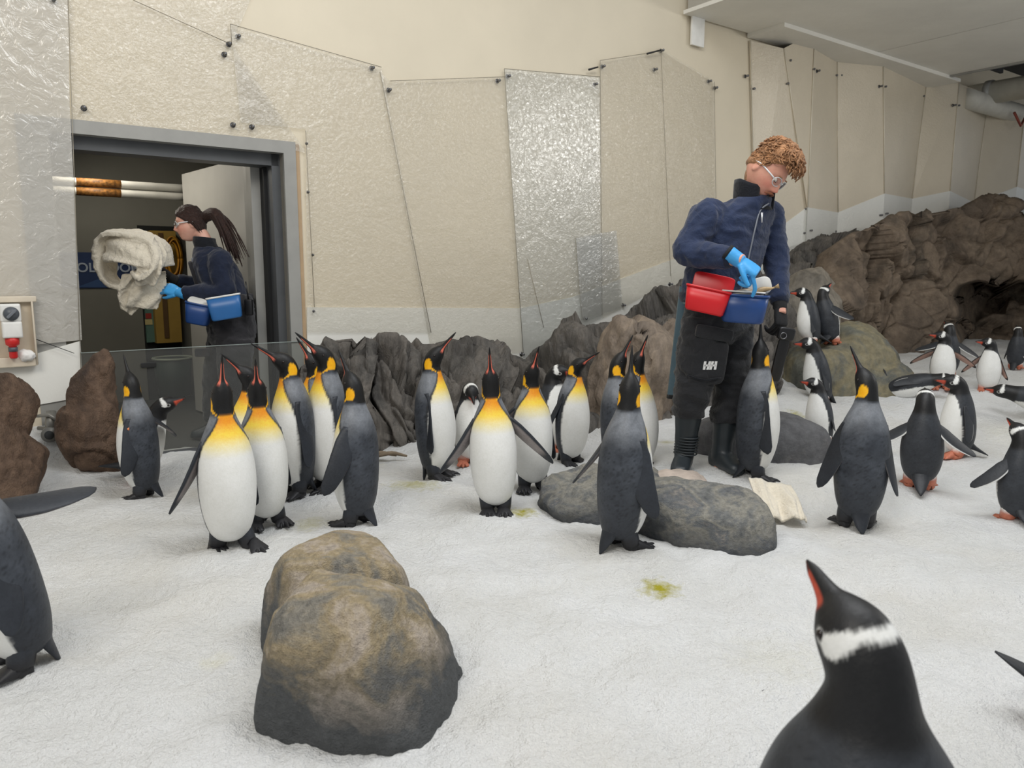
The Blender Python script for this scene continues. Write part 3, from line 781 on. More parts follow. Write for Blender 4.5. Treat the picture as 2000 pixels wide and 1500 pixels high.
def px_interp(tab, x):
    tab = sorted(tab); return np.interp(x, [a for a, b in tab], [b for a, b in tab])
def rock_face(name, label, base, top, nx, nz, mat, disp, back=0.6, woff=0.05, hp=1.7, vp=1.35, base_y=None, push=None):
    """a rock bank lying against the wall: foot line on the snow, crest line on the wall"""
    x0, x1 = base[0][0], base[-1][0]
    xs = np.linspace(x0, x1, nx)
    B = np.array([ground(x, px_interp(base, x)) for x in xs]) - [0, 0, .06]
    if woff is not None: T = np.array([on_wall(x, px_interp(top, x), woff) for x in xs])
    else: T = np.array([at_y(x, px_interp(top, x), b[1] + base_y) for x, b in zip(xs, B)])
    V = []
    vs = np.concatenate([np.linspace(0, 1, nz), 1 + np.linspace(.06, .5, 6)])
    for v in vs:
        if v <= 1:
            h = v ** hp; u = 1 - (1 - v) ** vp
            P = B + (T - B) * np.array([1, 1, 0]) * h; P[:, 2] = B[:, 2] + (T[:, 2] - B[:, 2]) * u
        else:
            P = T + np.array([-WN[0], -WN[1], 0]) * (woff - .03) * (v - 1) * 2; P[:, 2] -= (woff * .9) * ((v - 1) * 2) ** 1.5
        V.append(P)
    V = np.array(V); n = nx; R = len(vs); V = V.reshape(-1, 3)
    F = [(i * n + j, i * n + j + 1, (i + 1) * n + j + 1, (i + 1) * n + j) for i in range(R - 1) for j in range(n - 1)]
    N = vnormals(V, F)
    out = unit(np.array([WN[0], WN[1], .25]))
    if (N @ out).mean() < 0: F = [f[::-1] for f in F]; N = -N
    s = V @ np.array([WD[0], WD[1], 0])
    fade = np.tile(np.concatenate([sm(-.02, .12, np.linspace(0, 1, nz)), np.ones(6)])[:, None], (1, n)).ravel()
    top_f = np.tile(np.concatenate([1 - .75 * sm(.8, 1, np.linspace(0, 1, nz)), np.full(6, .1)])[:, None], (1, n)).ravel()
    V2 = V + N * (disp(V, s) * (.35 + .65 * fade) * top_f)[:, None]
    if push is not None: V2 = push(V2)
    c = B[n // 2]
    o = mk(name, V2, F, mat, origin=c)
    return tag(o, label, 'rock')
M_RGREY = mat_rock('rock_dark_grey', [(62, 60, 58), (88, 85, 81), (104, 99, 93), (74, 71, 68)], 2.2, 0.8, None, (1.6, 1.6, .5), .45)
def disp_strata(V, s):
    # upright slabs with deep fissures between them
    A = np.stack([s * 3.4, V @ np.array([WN[0], WN[1], 0]) * 1.2, V[:, 2] * 1.15], 1)
    A = A + .35 * np.stack([fbm(V * 1.5, 3), fbm(V * 1.5 + 4, 3), fbm(V * 1.5 + 8, 3)], 1)
    rs = np.random.RandomState(4); nn = rs.normal(size=(256, 3)) * [1, .5, .6]; nn /= np.linalg.norm(nn, axis=1)[:, None]; hh = rs.rand(256) - .5
    vec, f1, f2, cid = voro(A, 3)
    v2, a1, a2, c2 = voro(A * [2.6, 1.5, 1.6], 8)
    e1 = np.exp(-((f2 - f1) / .10) ** 2); e2 = np.exp(-((a2 - a1) / .10) ** 2)
    return .30 * hh[cid & 255] + .22 * (vec * nn[cid & 255]).sum(1) - .11 * e1 + .07 * hh[c2 & 255] + .05 * (v2 * nn[c2 & 255]).sum(1) - .035 * e2 + .02 * ridged(V * [9, 9, 3], 3)
rock_face('rock_bank', 'long dark grey bank of upright rock slabs along the foot of the wall',
          [(588, 868), (700, 880), (800, 880), (900, 876), (1000, 868), (1100, 850), (1200, 838), (1320, 815), (1420, 795), (1510, 770)],
          [(588, 716), (610, 700), (636, 655), (655, 662), (690, 655), (715, 676), (760, 664), (800, 668), (815, 660), (850, 676), (880, 668), (930, 664), (960, 680), (1000, 694), (1030, 694), (1075, 675), (1120, 652), (1180, 630), (1250, 606), (1300, 580), (1325, 555), (1420, 535), (1510, 545)],
          340, 90, M_RGREY, disp_strata, woff=.16)
M_RTAN = mat_rock('rock_tan_grey', [(98, 90, 82), (122, 110, 98), (140, 126, 110), (108, 100, 92)], 2.0, 0.7, None, (1.2, 1.2, .6), .35)
rock_thing('rock', 'tall rounded tan-grey rock between the penguins and the man', [facet_blob((.93, 5.75, .36), (.32, .34, .58), 43, 9, 5, .09, lo=.75)], .02, M_RTAN, amp=.02, fr=3, facet=.18, fscale=1.3)
rock_thing('rock', 'narrow tan-grey rock tucked just behind the man\'s pole', [facet_blob((1.32, 5.95, .30), (.22, .28, .55), 47, 9, 5, .09, lo=.75)], .02, M_RTAN, amp=.02, fr=3, facet=.18, fscale=1.3)
M_RBROWN = mat_rock('rock_brown', [(74, 66, 58), (100, 88, 76), (120, 106, 91), (88, 79, 69), (108, 98, 87)], 1.3, 0.8, None, (1, 1, 1), .5)
rock_face('rock_bank', 'dark grey fluted rock ridge against the wall behind the man',
          [(1440, 735), (1560, 712), (1670, 702)], [(1440, 600), (1480, 590), (1527, 528), (1545, 496), (1580, 468), (1640, 462), (1670, 452)],
          150, 60, M_RGREY, disp_strata, woff=.18)
def cave(V):
    V = V.copy(); d = V - [0, 0, CAM_H]
    ww = d[:, 1] * CP - d[:, 2] * SP; px = 1000 + FPX * d[:, 0] / ww; py = 750 - FPX * (d[:, 1] * SP + d[:, 2] * CP) / ww
    m = sm(1862, 1880, px + 6 * np.sin(py * .1)) * sm(552, 562, py + 5 * np.sin(px * .07))
    room = np.maximum(wdist(V[:, 0], V[:, 1]) - .45, 0)
    u = V[:, :2] / np.linalg.norm(V[:, :2], axis=1)[:, None]; k = np.minimum(room / np.maximum(.2, -(u @ WN)), 1.9)
    V[:, :2] += (m * k)[:, None] * u
    return V
rock_face('rock_bank', 'high cracked brown rock outcrop with a dark cave, right of the man',
          [(1585, 720), (1640, 700), (1700, 692), (1745, 690), (1800, 688), (1870, 684), (1950, 684), (2200, 700)],
          [(1585, 610), (1605, 560), (1640, 480), (1670, 455), (1700, 444), (1742, 426), (1775, 412), (1800, 414), (1815, 414), (1850, 408), (1880, 402), (1930, 386), (1965, 381), (1985, 398), (2010, 424), (2090, 400), (2200, 420)],
          320, 150, M_RBROWN, disp_facets, woff=.75, hp=1.15, vp=1.15, back=.5, push=cave)
M_RPALE = mat_rock('rock_pale_grey', [(92, 88, 82), (124, 118, 108), (142, 134, 122), (104, 100, 94)], 1.8, 0.6, None, (1, 1, .7), .3)
rock_thing('rock', 'pale grey rock shoulder behind the two gentoos on the perch', [facet_blob((3.0, 7.75, .60), (.42, .35, .62), 53, 10, 5, .08, lo=.72)], .02, M_RPALE, amp=.03, fr=3)
M_RPERCH = mat_rock('rock_olive_grey', [(80, 82, 78), (104, 104, 94), (126, 118, 94), (92, 94, 90), (112, 110, 100)], 2.2, 0.4, None, (1, 1, 1), .3)
rock_thing('rock', 'smooth olive-grey perch rock with two gentoos standing on it',
           [blob((2.66, 6.45, .15), (.36, .38, .45), 2.9, 61, .07, 1.4), blob((2.90, 6.55, .18), (.36, .40, .57), 2.5, 62, .07, 1.4), blob((3.06, 6.35, .10), (.27, .34, .36), 2.7, 63, .07, 1.4)], .022, M_RPERCH, amp=.02, fr=3, smooth=4)
rock_thing('rock', 'small grey rock cut off by the right edge, beside the foreground gentoo', [facet_blob((1.66, 2.12, .0), (.10, .12, .13), 71, 9, 4)], .014, M_BOUL3, amp=.01)
rock_thing('rock', 'small flat pinkish stone beside the man\'s boot', [blob((.86, 3.88, .10), (.15, .11, .06), 2.5, 77, .12, 2.0, 4)], .014, plain('stone_pink', (186, 172, 160), .8, 0, .2, 14, .5, 40), amp=.012)
p = ground(1497, 1350)
rock_thing('stone', 'tiny dark stone showing through the snow near the foreground gentoo', [blob(p + [0, 0, -.004], (.022, .014, .012), 2.4, 78, .2, 3.0, 3)], .01, M_BOUL3, amp=.004)
# twigs at the foot of the bank
M_TW = plain('twig', (120, 106, 88), .8, 0, .2, 20)
_tw = [(742, 868, 800, 858), (748, 884, 806, 878)]
for i, (a, b, c, d) in enumerate(_tw):
    P0, P1 = ground(a, b) + [0, -.05, .05], ground(c, d) + [0, -.05, .05]; P0[1] = min(P0[1], 4.75); P1[1] = min(P1[1], 4.8)
    P0[2] = snow(P0[0], P0[1]) + .03; P1[2] = snow(P1[0], P1[1]) + .02
    m = (P0 + P1) / 2 + [0, 0, .02]
    o = mk('twig', *tube([P0, m, P1], [.012, .014, .007], 7, smooth_k=4), M_TW, origin=P0)
    tag(o, ['thin grey-brown twig at the foot of the rock bank, closer to the rocks', 'thin grey-brown twig in front of the rock bank, nearer the camera'][i], 'twig', 'twigs at the foot of the rock bank')
# ============================================================ PENGUINS
def mat_plumage():
    t = NT('plumage'); a = t.n('ShaderNodeVertexColor'); a.layer_name = 'col'
    v = t.coord('Object'); n1 = t.noise(v, 95, 3, .7); n2 = t.noise(v, 16, 4, .6)
    c = t.mix(0.42, a.outputs['Color'], t.ramp(n1, [(.35, (.36, .36, .36)), (.65, (.62, .62, .62))]), 'OVERLAY')
    c = t.mix(0.30, c, t.ramp(n2, [(.35, (.34, .34, .34)), (.65, (.64, .64, .64))]), 'OVERLAY')
    t.l(c, t.b.inputs['Base Color'])
    t.b.inputs['Roughness'].default_value = .48; t.b.inputs['Specular IOR Level'].default_value = .38
    t.bump(n1, .25, .004)
    return t.m
M_PLUM = mat_plumage()
M_TAGR = plain('tag_red', (196, 52, 48), .4); M_TAGO = plain('tag_orange', (226, 136, 84), .4); M_TAGY = plain('tag_yellow', (222, 210, 60), .4)
M_EYE = plain('eye_dark', (28, 18, 14), .15)
KING = dict(L=.885, z0=.05,
    R=[(0, .045, .04, .045), (.02, .075, .07, .07), (.06, .098, .095, .085), (.12, .115, .117, .098), (.20, .126, .130, .106), (.28, .130, .132, .110), (.36, .127, .122, .110), (.43, .116, .106, .104), (.48, .102, .092, .094),
       (.52, .085, .078, .082), (.56, .067, .064, .067), (.59, .056, .056, .057), (.62, .050, .052, .052), (.65, .048, .051, .051), (.68, .047, .050, .051), (.705, .043, .046, .047), (.725, .036, .039, .040), (.745, .025, .028, .030),
       (.762, .0145, .017, .018), (.79, .0098, .0115, .0125), (.83, .0072, .0085, .0095), (.865, .0042, .0055, .006), (.885, .0012, .002, .002)],
    neck=(.50, .64), head=(.60, .72), fs=.475, flen=.355, fwid=.054, leg=.06, foot=.125, tail=.13)
GENTOO = dict(L=.60, z0=.04,
    R=[(0, .04, .04, .045), (.02, .070, .068, .068), (.06, .092, .092, .082), (.11, .105, .108, .092), (.17, .111, .115, .096), (.23, .107, .108, .094), (.29, .095, .092, .088), (.34, .079, .076, .078), (.38, .064, .063, .066),
       (.41, .055, .055, .057), (.44, .050, .051, .052), (.47, .048, .050, .051), (.495, .045, .047, .048), (.515, .038, .041, .041), (.533, .026, .030, .030), (.547, .0155, .019, .020), (.565, .0105, .013, .0145), (.585, .0068, .009, .0098), (.60, .0012, .002, .002)],
    neck=(.33, .45), head=(.40, .505), fs=.315, flen=.245, fwid=.042, leg=.05, foot=.10, tail=.16)
C_ = {k: lin(v) for k, v in dict(white=(232, 232, 228), cream=(240, 228, 176), yellow=(246, 210, 74), orange=(236, 152, 30), patch=(246, 182, 20), black=(20, 20, 21), dark=(47, 51, 58), slate=(74, 79, 87), silver=(134, 138, 144),
     beakp=(214, 110, 90), foot=(38, 38, 41), gback=(52, 55, 60), gred=(190, 78, 56), gfoot=(196, 118, 92), under=(158, 150, 148), underp=(196, 160, 146)).items()}
def lerp(a, b, f):
    return a + (b - a) * np.asarray(f)[..., None]
def paint_body(kind, s, phi, seed):
    """colour from place along the spine and angle round it (0 = breast)"""
    a = np.abs(phi)
    q = np.stack([s * 9, np.cos(phi) * .9, np.sin(phi) * .9 + seed * 3.7], -1)
    n = fbm(q * 2.0, 3); nf = fbm(q * 11.0, 2)
    if kind == 'king':
        back = lerp(C_['dark'], C_['slate'], np.clip(.45 + .45 * n, 0, 1) * sm(.02, .3, s))
        back = lerp(back, C_['silver'], sm(.40, .55, s) * (1 - sm(.58, .60, s)) * np.clip(.70 + .25 * n, 0, 1))
        back = lerp(back, C_['dark'] * .6, np.clip(nf * 2.6 - .55, 0, .8) * (1 - sm(.40, .48, s)))
        white = np.tile(C_['white'], (len(s), 1))
        white = lerp(white, C_['cream'], sm(.40, .47, s)); white = lerp(white, C_['yellow'], sm(.45, .515, s)); white = lerp(white, C_['orange'], sm(.51, .575, s))
        fb = np.interp(s, [0, .08, .2, .38, .46, .50, .54, .58, .61], [1.36, 1.46, 1.54, 1.46, 1.26, 1.04, .80, .60, .52]) + .022 * nf
        col = lerp(white, back, sm(-.03, .03, a - fb))
        line = np.exp(-((a - fb - .07) / .075) ** 2) * sm(.10, .40, s)
        col = lerp(col, C_['black'], np.clip(line, 0, 1) * .9)
        hb = .598 + .012 * sm(.4, 1.2, a) - .018 * sm(1.6, 3.0, a)
        col = lerp(col, C_['black'], sm(-.004, .004, s - hb))
        pc = np.sqrt(((s - .640) / .030) ** 2 + ((a - 1.80) / .52) ** 2)
        ts_ = .640 - .048 * np.clip((1.75 - a) / 1.15, 0, 1) ** .8
        tl = (np.abs(s - ts_) < (.011 * np.clip((a - .75) / 1.0, 0, 1) + .0018)) & (a < 1.75) & (a > .5)
        col = lerp(col, C_['patch'], np.maximum(1 - sm(.92, 1.05, pc), tl * .95))
        bk = sm(.738, .748, s) * (1 - sm(.835, .845, s)) * sm(.5, .62, a) * (1 - sm(1.12, 1.3, a))
        col = lerp(col, C_['beakp'], bk)
    else:
        back = lerp(C_['gback'] * .72, C_['gback'] * 1.15, np.clip(.5 + .5 * n, 0, 1))
        back = lerp(back, C_['dark'] * .45, np.clip(nf * 1.6 - .6, 0, .6))
        white = np.tile(C_['white'], (len(s), 1))
        fb = np.interp(s, [0, .05, .15, .25, .31, .35, .385, .40], [1.15, 1.32, 1.40, 1.32, 1.2, 1.1, .8, .0]) + .04 * nf
        col = lerp(white, back, sm(-.03, .03, a - fb))
        col = lerp(col, C_['black'] * 1.3, sm(.375, .40, s))
        w = np.interp(a, [1.25, 1.55, 1.9, 2.4, 3.14], [.003, .015, .013, .006, .0055])
        pt = (1 - sm(-.003, .003, np.abs(s - np.interp(a, [1.2, 3.14], [.487, .478]) + .003 * nf) - w)) * sm(1.25, 1.4, a)
        col = lerp(col, C_['white'], pt)
        er = np.sqrt(((s - .503) / .008) ** 2 + ((a - 1.42) / .16) ** 2)
        col = lerp(col, C_['white'], np.exp(-((er - 1) / .30) ** 2) * .8)
        col = lerp(col, C_['black'], 1 - sm(.6, .8, er))
        bk = sm(.532, .542, s) * (1 - sm(1.65, 1.95, a)) * (1 - .85 * sm(.580, .588, s))
        col = lerp(col, C_['gred'], bk)
    return col
NEAR = 1.0
PEN = []
def penguin_mesh(kind, F, Lf, lean, pitch, hyaw, fl, fr, tailup, seed, nr, na, feet, bend, legs=True, fat=1.0, neck=1.0):
    S = KING if kind == 'king' else GENTOO
    L = S['L']; tab = np.array(S['R'])
    # denser rings toward the head
    ss = np.interp(np.linspace(0, 1, nr), [0, .05, .5, .8, 1], [0, .015 * L / .6, .5 * L, .82 * L, L])
    def smooth_tab(k):
        P = np.stack([tab[:, 0], tab[:, k], tab[:, 0] * 0], 1); c = catmull(P, 6); return np.interp(ss, c[:, 0], np.maximum(c[:, 1], .0008))
    hw, hf, hb = smooth_tab(1), smooth_tab(2), smooth_tab(3)
    bodyw = 1 - sm(S['fs'], S['neck'][1], ss); k = 1 + (fat - 1) * bodyw
    hw, hf, hb = hw * k, hf * k, hb * k
    Z = np.array([0, 0, 1.0])
    n0, n1 = S['neck']; h0, h1 = S['head']
    fin = 90 - pitch
    b = lean + bend * sm(0, S['fs'], ss) * 1.0
    b = b + (0 - b) * 0
    b = b * (1 - sm(h0, h1, ss)) + fin * sm(h0, h1, ss)
    b = b + neck * 0
    b = np.radians(b); psi = np.radians(hyaw) * sm(n0, n1 + .02, ss)
    c0 = np.zeros(3) + Z * S['z0']
    if lean > 45: c0 = Z * (.098 * fat)
    P = np.zeros((nr, 3)); FR = np.zeros((nr, 3)); SD = np.zeros((nr, 3)); DR = np.zeros((nr, 3))
    for i in range(nr):
        f_ = F * math.cos(psi[i]) + Lf * math.sin(psi[i]); l_ = np.cross(Z, f_)
        DR[i] = f_ * math.sin(b[i]) + Z * math.cos(b[i]); FR[i] = f_ * math.cos(b[i]) - Z * math.sin(b[i]); SD[i] = l_
        P[i] = c0 if i == 0 else P[i - 1] + (DR[i] + DR[i - 1]) / 2 * (ss[i] - ss[i - 1])
    an = np.linspace(-math.pi, math.pi, na, endpoint=False)
    ca, sa = np.cos(an), np.sin(an)
    g = G(); rings = []; SS = []; PH = []
    for i in range(nr):
        r = np.where(ca > 0, hf[i], hb[i])
        rings.append(P[i] + (ca * r)[:, None] * FR[i] + (sa * hw[i])[:, None] * SD[i]); SS.append(np.full(na, ss[i])); PH.append(an)
    V, Fc = loft(rings)
    SSa, PHa = np.concatenate(SS), np.concatenate(PH)
    g.add(V, Fc, paint_body(kind, SSa, PHa, seed))
    # flippers: a = lift away from the body, sw = swing forward, curl = bend along the length
    idx = int(np.argmin(np.abs(ss - S['fs'])))
    tips = {}
    for side, (a, sw, curl) in ((1, fl), (-1, fr)):
        out = SD[idx] * side; dn = -DR[idx]; fw = FR[idx]
        root = P[idx] + out * hw[idx] * .80 - fw * .012
        m = 26; tt = np.linspace(0, 1, m)
        wd_ = S['fwid'] * np.interp(tt, [0, .08, .22, .45, .7, .88, .96, 1], [.55, .72, .95, 1.0, .88, .68, .42, .06])
        th = .013 * np.interp(tt, [0, .15, .6, 1], [1.25, 1.0, .7, .3]) * S['flen'] / .3
        q = root.copy(); rr = []; cc = []; prev = None
        for i in range(m):
            aa = math.radians(a + curl * (tt[i] - .25)); s2 = math.radians(sw)
            D = dn * math.cos(aa) + out * math.sin(aa); D = D * math.cos(s2) + fw * math.sin(s2)
            if i: q = q + D * S['flen'] / (m - 1)
            tw_ = math.radians(42 * (1 - .3 * tt[i])); cv = fw * math.cos(tw_) + (out * math.cos(aa) + DR[idx] * math.sin(aa)) * math.sin(tw_)
            ch = cv - D * np.dot(cv, D); ch = unit(ch); nn = np.cross(D, ch) * side
            if np.dot(nn, (out * math.cos(aa) + DR[idx] * math.sin(aa)) * math.cos(tw_) - fw * math.sin(tw_)) < 0: nn = -nn
            e = np.linspace(0, 2 * math.pi, 20, endpoint=False)
            off = -.02 * math.sin(tt[i] * math.pi) + .012 * tt[i]
            rr.append(q + ch * off + (np.cos(e) * wd_[i])[:, None] * ch + (np.sin(e) * th[i])[:, None] * nn)
            outer = sm(-.25, .25, np.sin(e)); lead = np.cos(e)
            if kind == 'king':
                inn = lerp(C_['under'], C_['dark'], np.clip(sm(.72, .86, tt[i] * np.ones(20)) + sm(.55, .8, lead) + .5 * sm(.7, .95, -lead), 0, 1))
                oc = C_['dark'] * (.75 + .2 * math.sin(tt[i] * 3 + seed))
                cc.append(lerp(inn, oc, outer))
            else:
                inn = lerp(C_['underp'], C_['black'], np.clip(sm(.86, .93, tt[i] * np.ones(20)) + sm(.7, .9, lead), 0, 1))
                c_ = lerp(inn, C_['gback'] * .7, outer)
                cc.append(lerp(c_, C_['white'], sm(.86, .95, -lead) * (1 - sm(.88, .95, tt[i]))))
        V, Fc = loft(rr)
        g.add(V, Fc, np.concatenate(cc)); tips[side] = (root, out, dn, fw, a)
    # tail: stiff wedge behind
    i2 = int(np.argmin(np.abs(ss - .05)))
    tr = P[i2] - FR[i2] * hb[i2] * .55; td = unit(-FR[i2] * math.cos(math.radians(tailup)) * 1 - DR[i2] * math.sin(math.radians(tailup)))
    tn = np.cross(td, SD[i2]); rr = []; e = np.linspace(0, 2 * math.pi, 14, endpoint=False)
    for u in np.linspace(0, 1, 9):
        w = np.interp(u, [0, .3, .75, 1], [.05, .045, .024, .004]); h = np.interp(u, [0, .35, 1], [.035, .016, .003])
        rr.append(tr + td * S['tail'] * u + (np.cos(e) * w)[:, None] * SD[i2] + (np.sin(e) * h)[:, None] * tn)
    V, Fc = loft(rr); g.add(V, Fc, C_['dark'] * .75 if kind == 'king' else C_['gback'] * .6)
    # legs and feet
    fc = C_['foot'] if kind == 'king' else C_['gfoot']
    if legs:
        for side, (dx, dy, ang) in ((1, feet[0]), (-1, feet[1])):
            fd = unit(F * math.cos(math.radians(ang)) + Lf * side * math.sin(math.radians(ang))); fl_ = np.cross(Z, fd)
            hp = F * dx + Lf * side * (S['leg'] + dy)
            hip = P[int(nr * .12)] * [1, 1, 0] * .6 + Lf * side * S['leg'] * .8 + Z * (S['z0'] + .06)
            lc = (C_['dark'] if kind == 'king' else C_['white'])
            V, Fc = tube([hip, hp * .6 + hip * .4 + Z * -.02, hp - fd * .02 + Z * .035, hp - fd * .02 + Z * .012], [.045, .038, .024, .022], 12, smooth_k=4)
            zz = V[:, 2]; g.add(V, Fc, lerp(fc, lc, sm(.05, .075, zz)))
            k = S['foot']
            rr = []; e = np.linspace(0, 2 * math.pi, 14, endpoint=False)
            for u, w, h in ((-.35, .012, .010), (-.28, .020, .022), (-.1, .025, .030), (.15, .032, .024), (.4, .042, .014), (.55, .045, .009), (.6, .040, .004)):
                rr.append(hp + fd * k * u + Z * (h * .9) + (np.cos(e) * w * k / .11)[:, None] * fl_ + (np.sin(e) * h)[:, None] * Z)
            V, Fc = loft(rr); g.add(V, Fc, fc)
            for dirn, ln in ((-24, .60), (0, .74), (24, .60)):
                d = fd * math.cos(math.radians(dirn)) + fl_ * math.sin(math.radians(dirn)); st = hp + fd * k * .12
                V, Fc = tube([st + Z * .018, st + d * k * ln * .55 + Z * .013, st + d * k * ln * .85 + Z * .011, st + d * k * ln * 1.1 + Z * .003], [.012, .0105, .009, .0025], 8, smooth_k=3)
                g.add(V, Fc, fc * .85)
    return g, P[-1].copy(), (P, SD, FR, hw, hf, ss), tips
def penguin(kind, label, foot, tip, yaw, pitch=70, hyaw=0, lean=0, fl=(10, -6, -6), fr=(10, -6, -6), tailup=60, scale=None, tilt=None, z=None, pos=None, feet=((.02, 0, 12), (.02, 0, 12)), bend=0, seed=None,
            tagc=None, legs=True, hi=False, group=None, fat=1.0):
    seed = len(PEN) + 1 if seed is None else seed
    base = np.array(pos, float) if pos is not None else (ground(*foot) if z is None else at_z(foot[0], foot[1], z))
    c = unit(np.array([-base[0], -base[1], 0])); r = np.array([-c[1], c[0], 0])
    ya = math.radians(yaw); Fd = c * math.cos(ya) + r * math.sin(ya); Lf = np.cross([0, 0, 1.0], Fd)
    nr, na = (170, 120) if hi else (112, 72)
    g, tp, sp, tips = penguin_mesh(kind, Fd, Lf, lean, pitch, hyaw, fl, fr, tailup, seed, nr, na, feet, bend, legs, fat)
    V = g.verts(); A = np.eye(3); sc_ = scale or 1.0
    if tip is not None:
        # size and side lean so that the bill tip is where it is seen
        best = None
        for s_ in (np.linspace(.6, 1.5, 91) if scale is None else [scale]):
            for tl in (np.linspace(-16, 16, 65) if tilt is None else [tilt]):
                M = rotm(-c, tl) * s_; q = proj(base + M @ tp); e = (q[0] - tip[0]) ** 2 + (q[1] - tip[1]) ** 2
                e += 2 * tl * tl * .15
                if best is None or e < best[0]: best = (e, s_, tl)
        _, sc_, tl = best
        print('PEN %-7s foot %s dist %.2f z %.2f scale %.2f tilt %.1f err %.0fpx' % (kind, foot, base[1], base[2], sc_, tl, math.sqrt(best[0])))
        zrot = rotm(-c, tl)
        # feet stay flat: the lean grows from the ankles up
        w = sm(.03, .14, V[:, 2])[:, None]
        V = (V * (1 - w) + (V @ zrot.T) * w) * sc_; A = zrot * sc_
    else: V = V * sc_; A = np.eye(3) * sc_
    o = mk('king_penguin' if kind == 'king' else 'gentoo_penguin', V + base, g.F, M_PLUM, col=g.cols(), origin=base)
    tag(o, label, 'penguin', group)
    P, SD, FR, hw, hf, ss = sp
    S = KING if kind == 'king' else GENTOO
    es = .700 if kind == 'king' else .503; i = int(np.argmin(np.abs(ss - es)))
    for s_ in (1, -1):
        ep = P[i] + SD[i] * s_ * hw[i] * .97 + FR[i] * .004
        V, F = ellip(base + A @ ep, (.0062 * sc_,) * 3, None, 10, 8)
        mk('eye', V, F, M_EYE, o)
    if tagc:
        side, m = tagc; root, out, dn, fw, a = tips[side]
        q = root + out * .028 + dn * .055 + fw * .01
        V, F = tube([base + A @ (q - fw * .010), base + A @ (q + fw * .010)], [.011 * sc_] * 2, 10)
        mk('flipper_tag', V, F, m, o)
    PEN.append(o); return o
KG = 'king penguins on the snow'; GG = 'gentoo penguins on the snow'
K = lambda label, *a, **k: penguin('king', label, *a, group=KG, **k)
Gt = lambda label, *a, **k: penguin('gentoo', label, *a, group=GG, **k)
S_ = ((.0, .01, 14), (.03, .0, 14))
K('king penguin beside the brown rock, back turned, one flipper held out to the right', (285, 970), (240, 690), -117, 68, -38, 3, fl=(16, 4, -6), fr=(58, -10, -20), tagc=(1, M_TAGO))
K('front-facing king penguin nearest the camera in the left group, bill straight up, flipper out', (452, 1072), (434, 690), 14, 76, 0, 0, fl=(8, -8, 0), fr=(26, -4, 6), feet=((.07, .03, 10), (-.05, .0, 4)))
K('front-facing king penguin just right of the nearest one, bill aimed at the camera', (522, 1025), (500, 700), 6, 62, -4, 0, fl=(8, -14, 0), fr=(8, -14, 0), feet=S_)
K('king penguin half hidden in the left group, bill reaching left over its neighbours', (478, 985), (432, 690), -50, 38, -25, 0)
K('king penguin facing left with grey back, bill pointed up left, at the woman\'s legs', (583, 965), (491, 672), -75, 36, 0, -2, fl=(12, -4, -4), fr=(12, -4, -4))
K('king penguin at the very back of the left group, seen edge on behind another', (597, 935), (578, 658), -80, 55, 0, -3)
K('king penguin with bright ear patch, bill raised left past the door frame', (640, 955), (575, 648), -70, 42, 0, -2)
K('back-turned king penguin with a red flipper tag, right end of the left group', (700, 1022), (661, 682), -122, 62, -10, 2, fl=(28, 8, -14), fr=(8, -4, 0), tagc=(1, M_TAGR), feet=((.03, .0, 6), (.0, .0, 10)))
K('king penguin facing right in profile before the dark rocks, bill up to the right', (850, 932), (892, 648), 72, 50, 0, -4, fl=(9, 4, -4), fr=(9, 4, -4), tailup=75)
K('king penguin facing the camera with both flippers spread, centre of the scene', (968, 1000), (957, 678), 2, 74, 0, 0, fl=(46, 2, -14), fr=(34, 2, 8), feet=((.03, -.02, 6), (.03, -.02, 6)))
K('king penguin standing just behind the one with spread flippers', (1040, 955), (1053, 676), 14, 62, 16, 0, fl=(10, -6, 0), fr=(42, -25, -6))
K('king penguin facing right with lowered neck and orange bill stripe, beside the tan rock', (1112, 905), (1172, 688), 52, 32, 10, 2, fl=(10, -10, 0), fr=(14, -18, 0))
K('lone king penguin with its back to the camera, bill straight up, before the low boulder', (1208, 1070), (1235, 672), 132, 82, 44, 2, fl=(34, -8, 6), fr=(17, 6, -6), feet=((.03, .0, -4), (.05, .0, 8)))
K('king penguin half hidden behind the lone back-turned one, dark back to the left', (1208, 930), (1235, 655), 100, 62, 0, 0)
K('king penguin showing a white breast behind the lone back-turned one', (1252, 915), (1266, 655), 62, 64, 0, 0)
K('king penguin close against the man\'s leg, grey back, bill straight up to the bucket', (1470, 934), (1486, 622), 106, 82, 58, 6, fl=(14, 8, -8), fr=(11, 6, -6))
K('large back-turned king penguin right of the man, bill raised to the upper left', (1672, 1028), (1662, 676), -164, 58, 38, 2, fl=(20, 2, -10), fr=(13, -6, 0), tagc=(1, M_TAGO))
K('king penguin cut off by the left edge of the picture, flipper stretched right', (62, 1300), None, -98, 4, 0, 14, fl=(12, -2, -4), fr=(64, -60, -6), scale=.92, tailup=80, tagc=(1, M_TAGR), feet=((.03, 0, 10), (.05, 0, 10)))
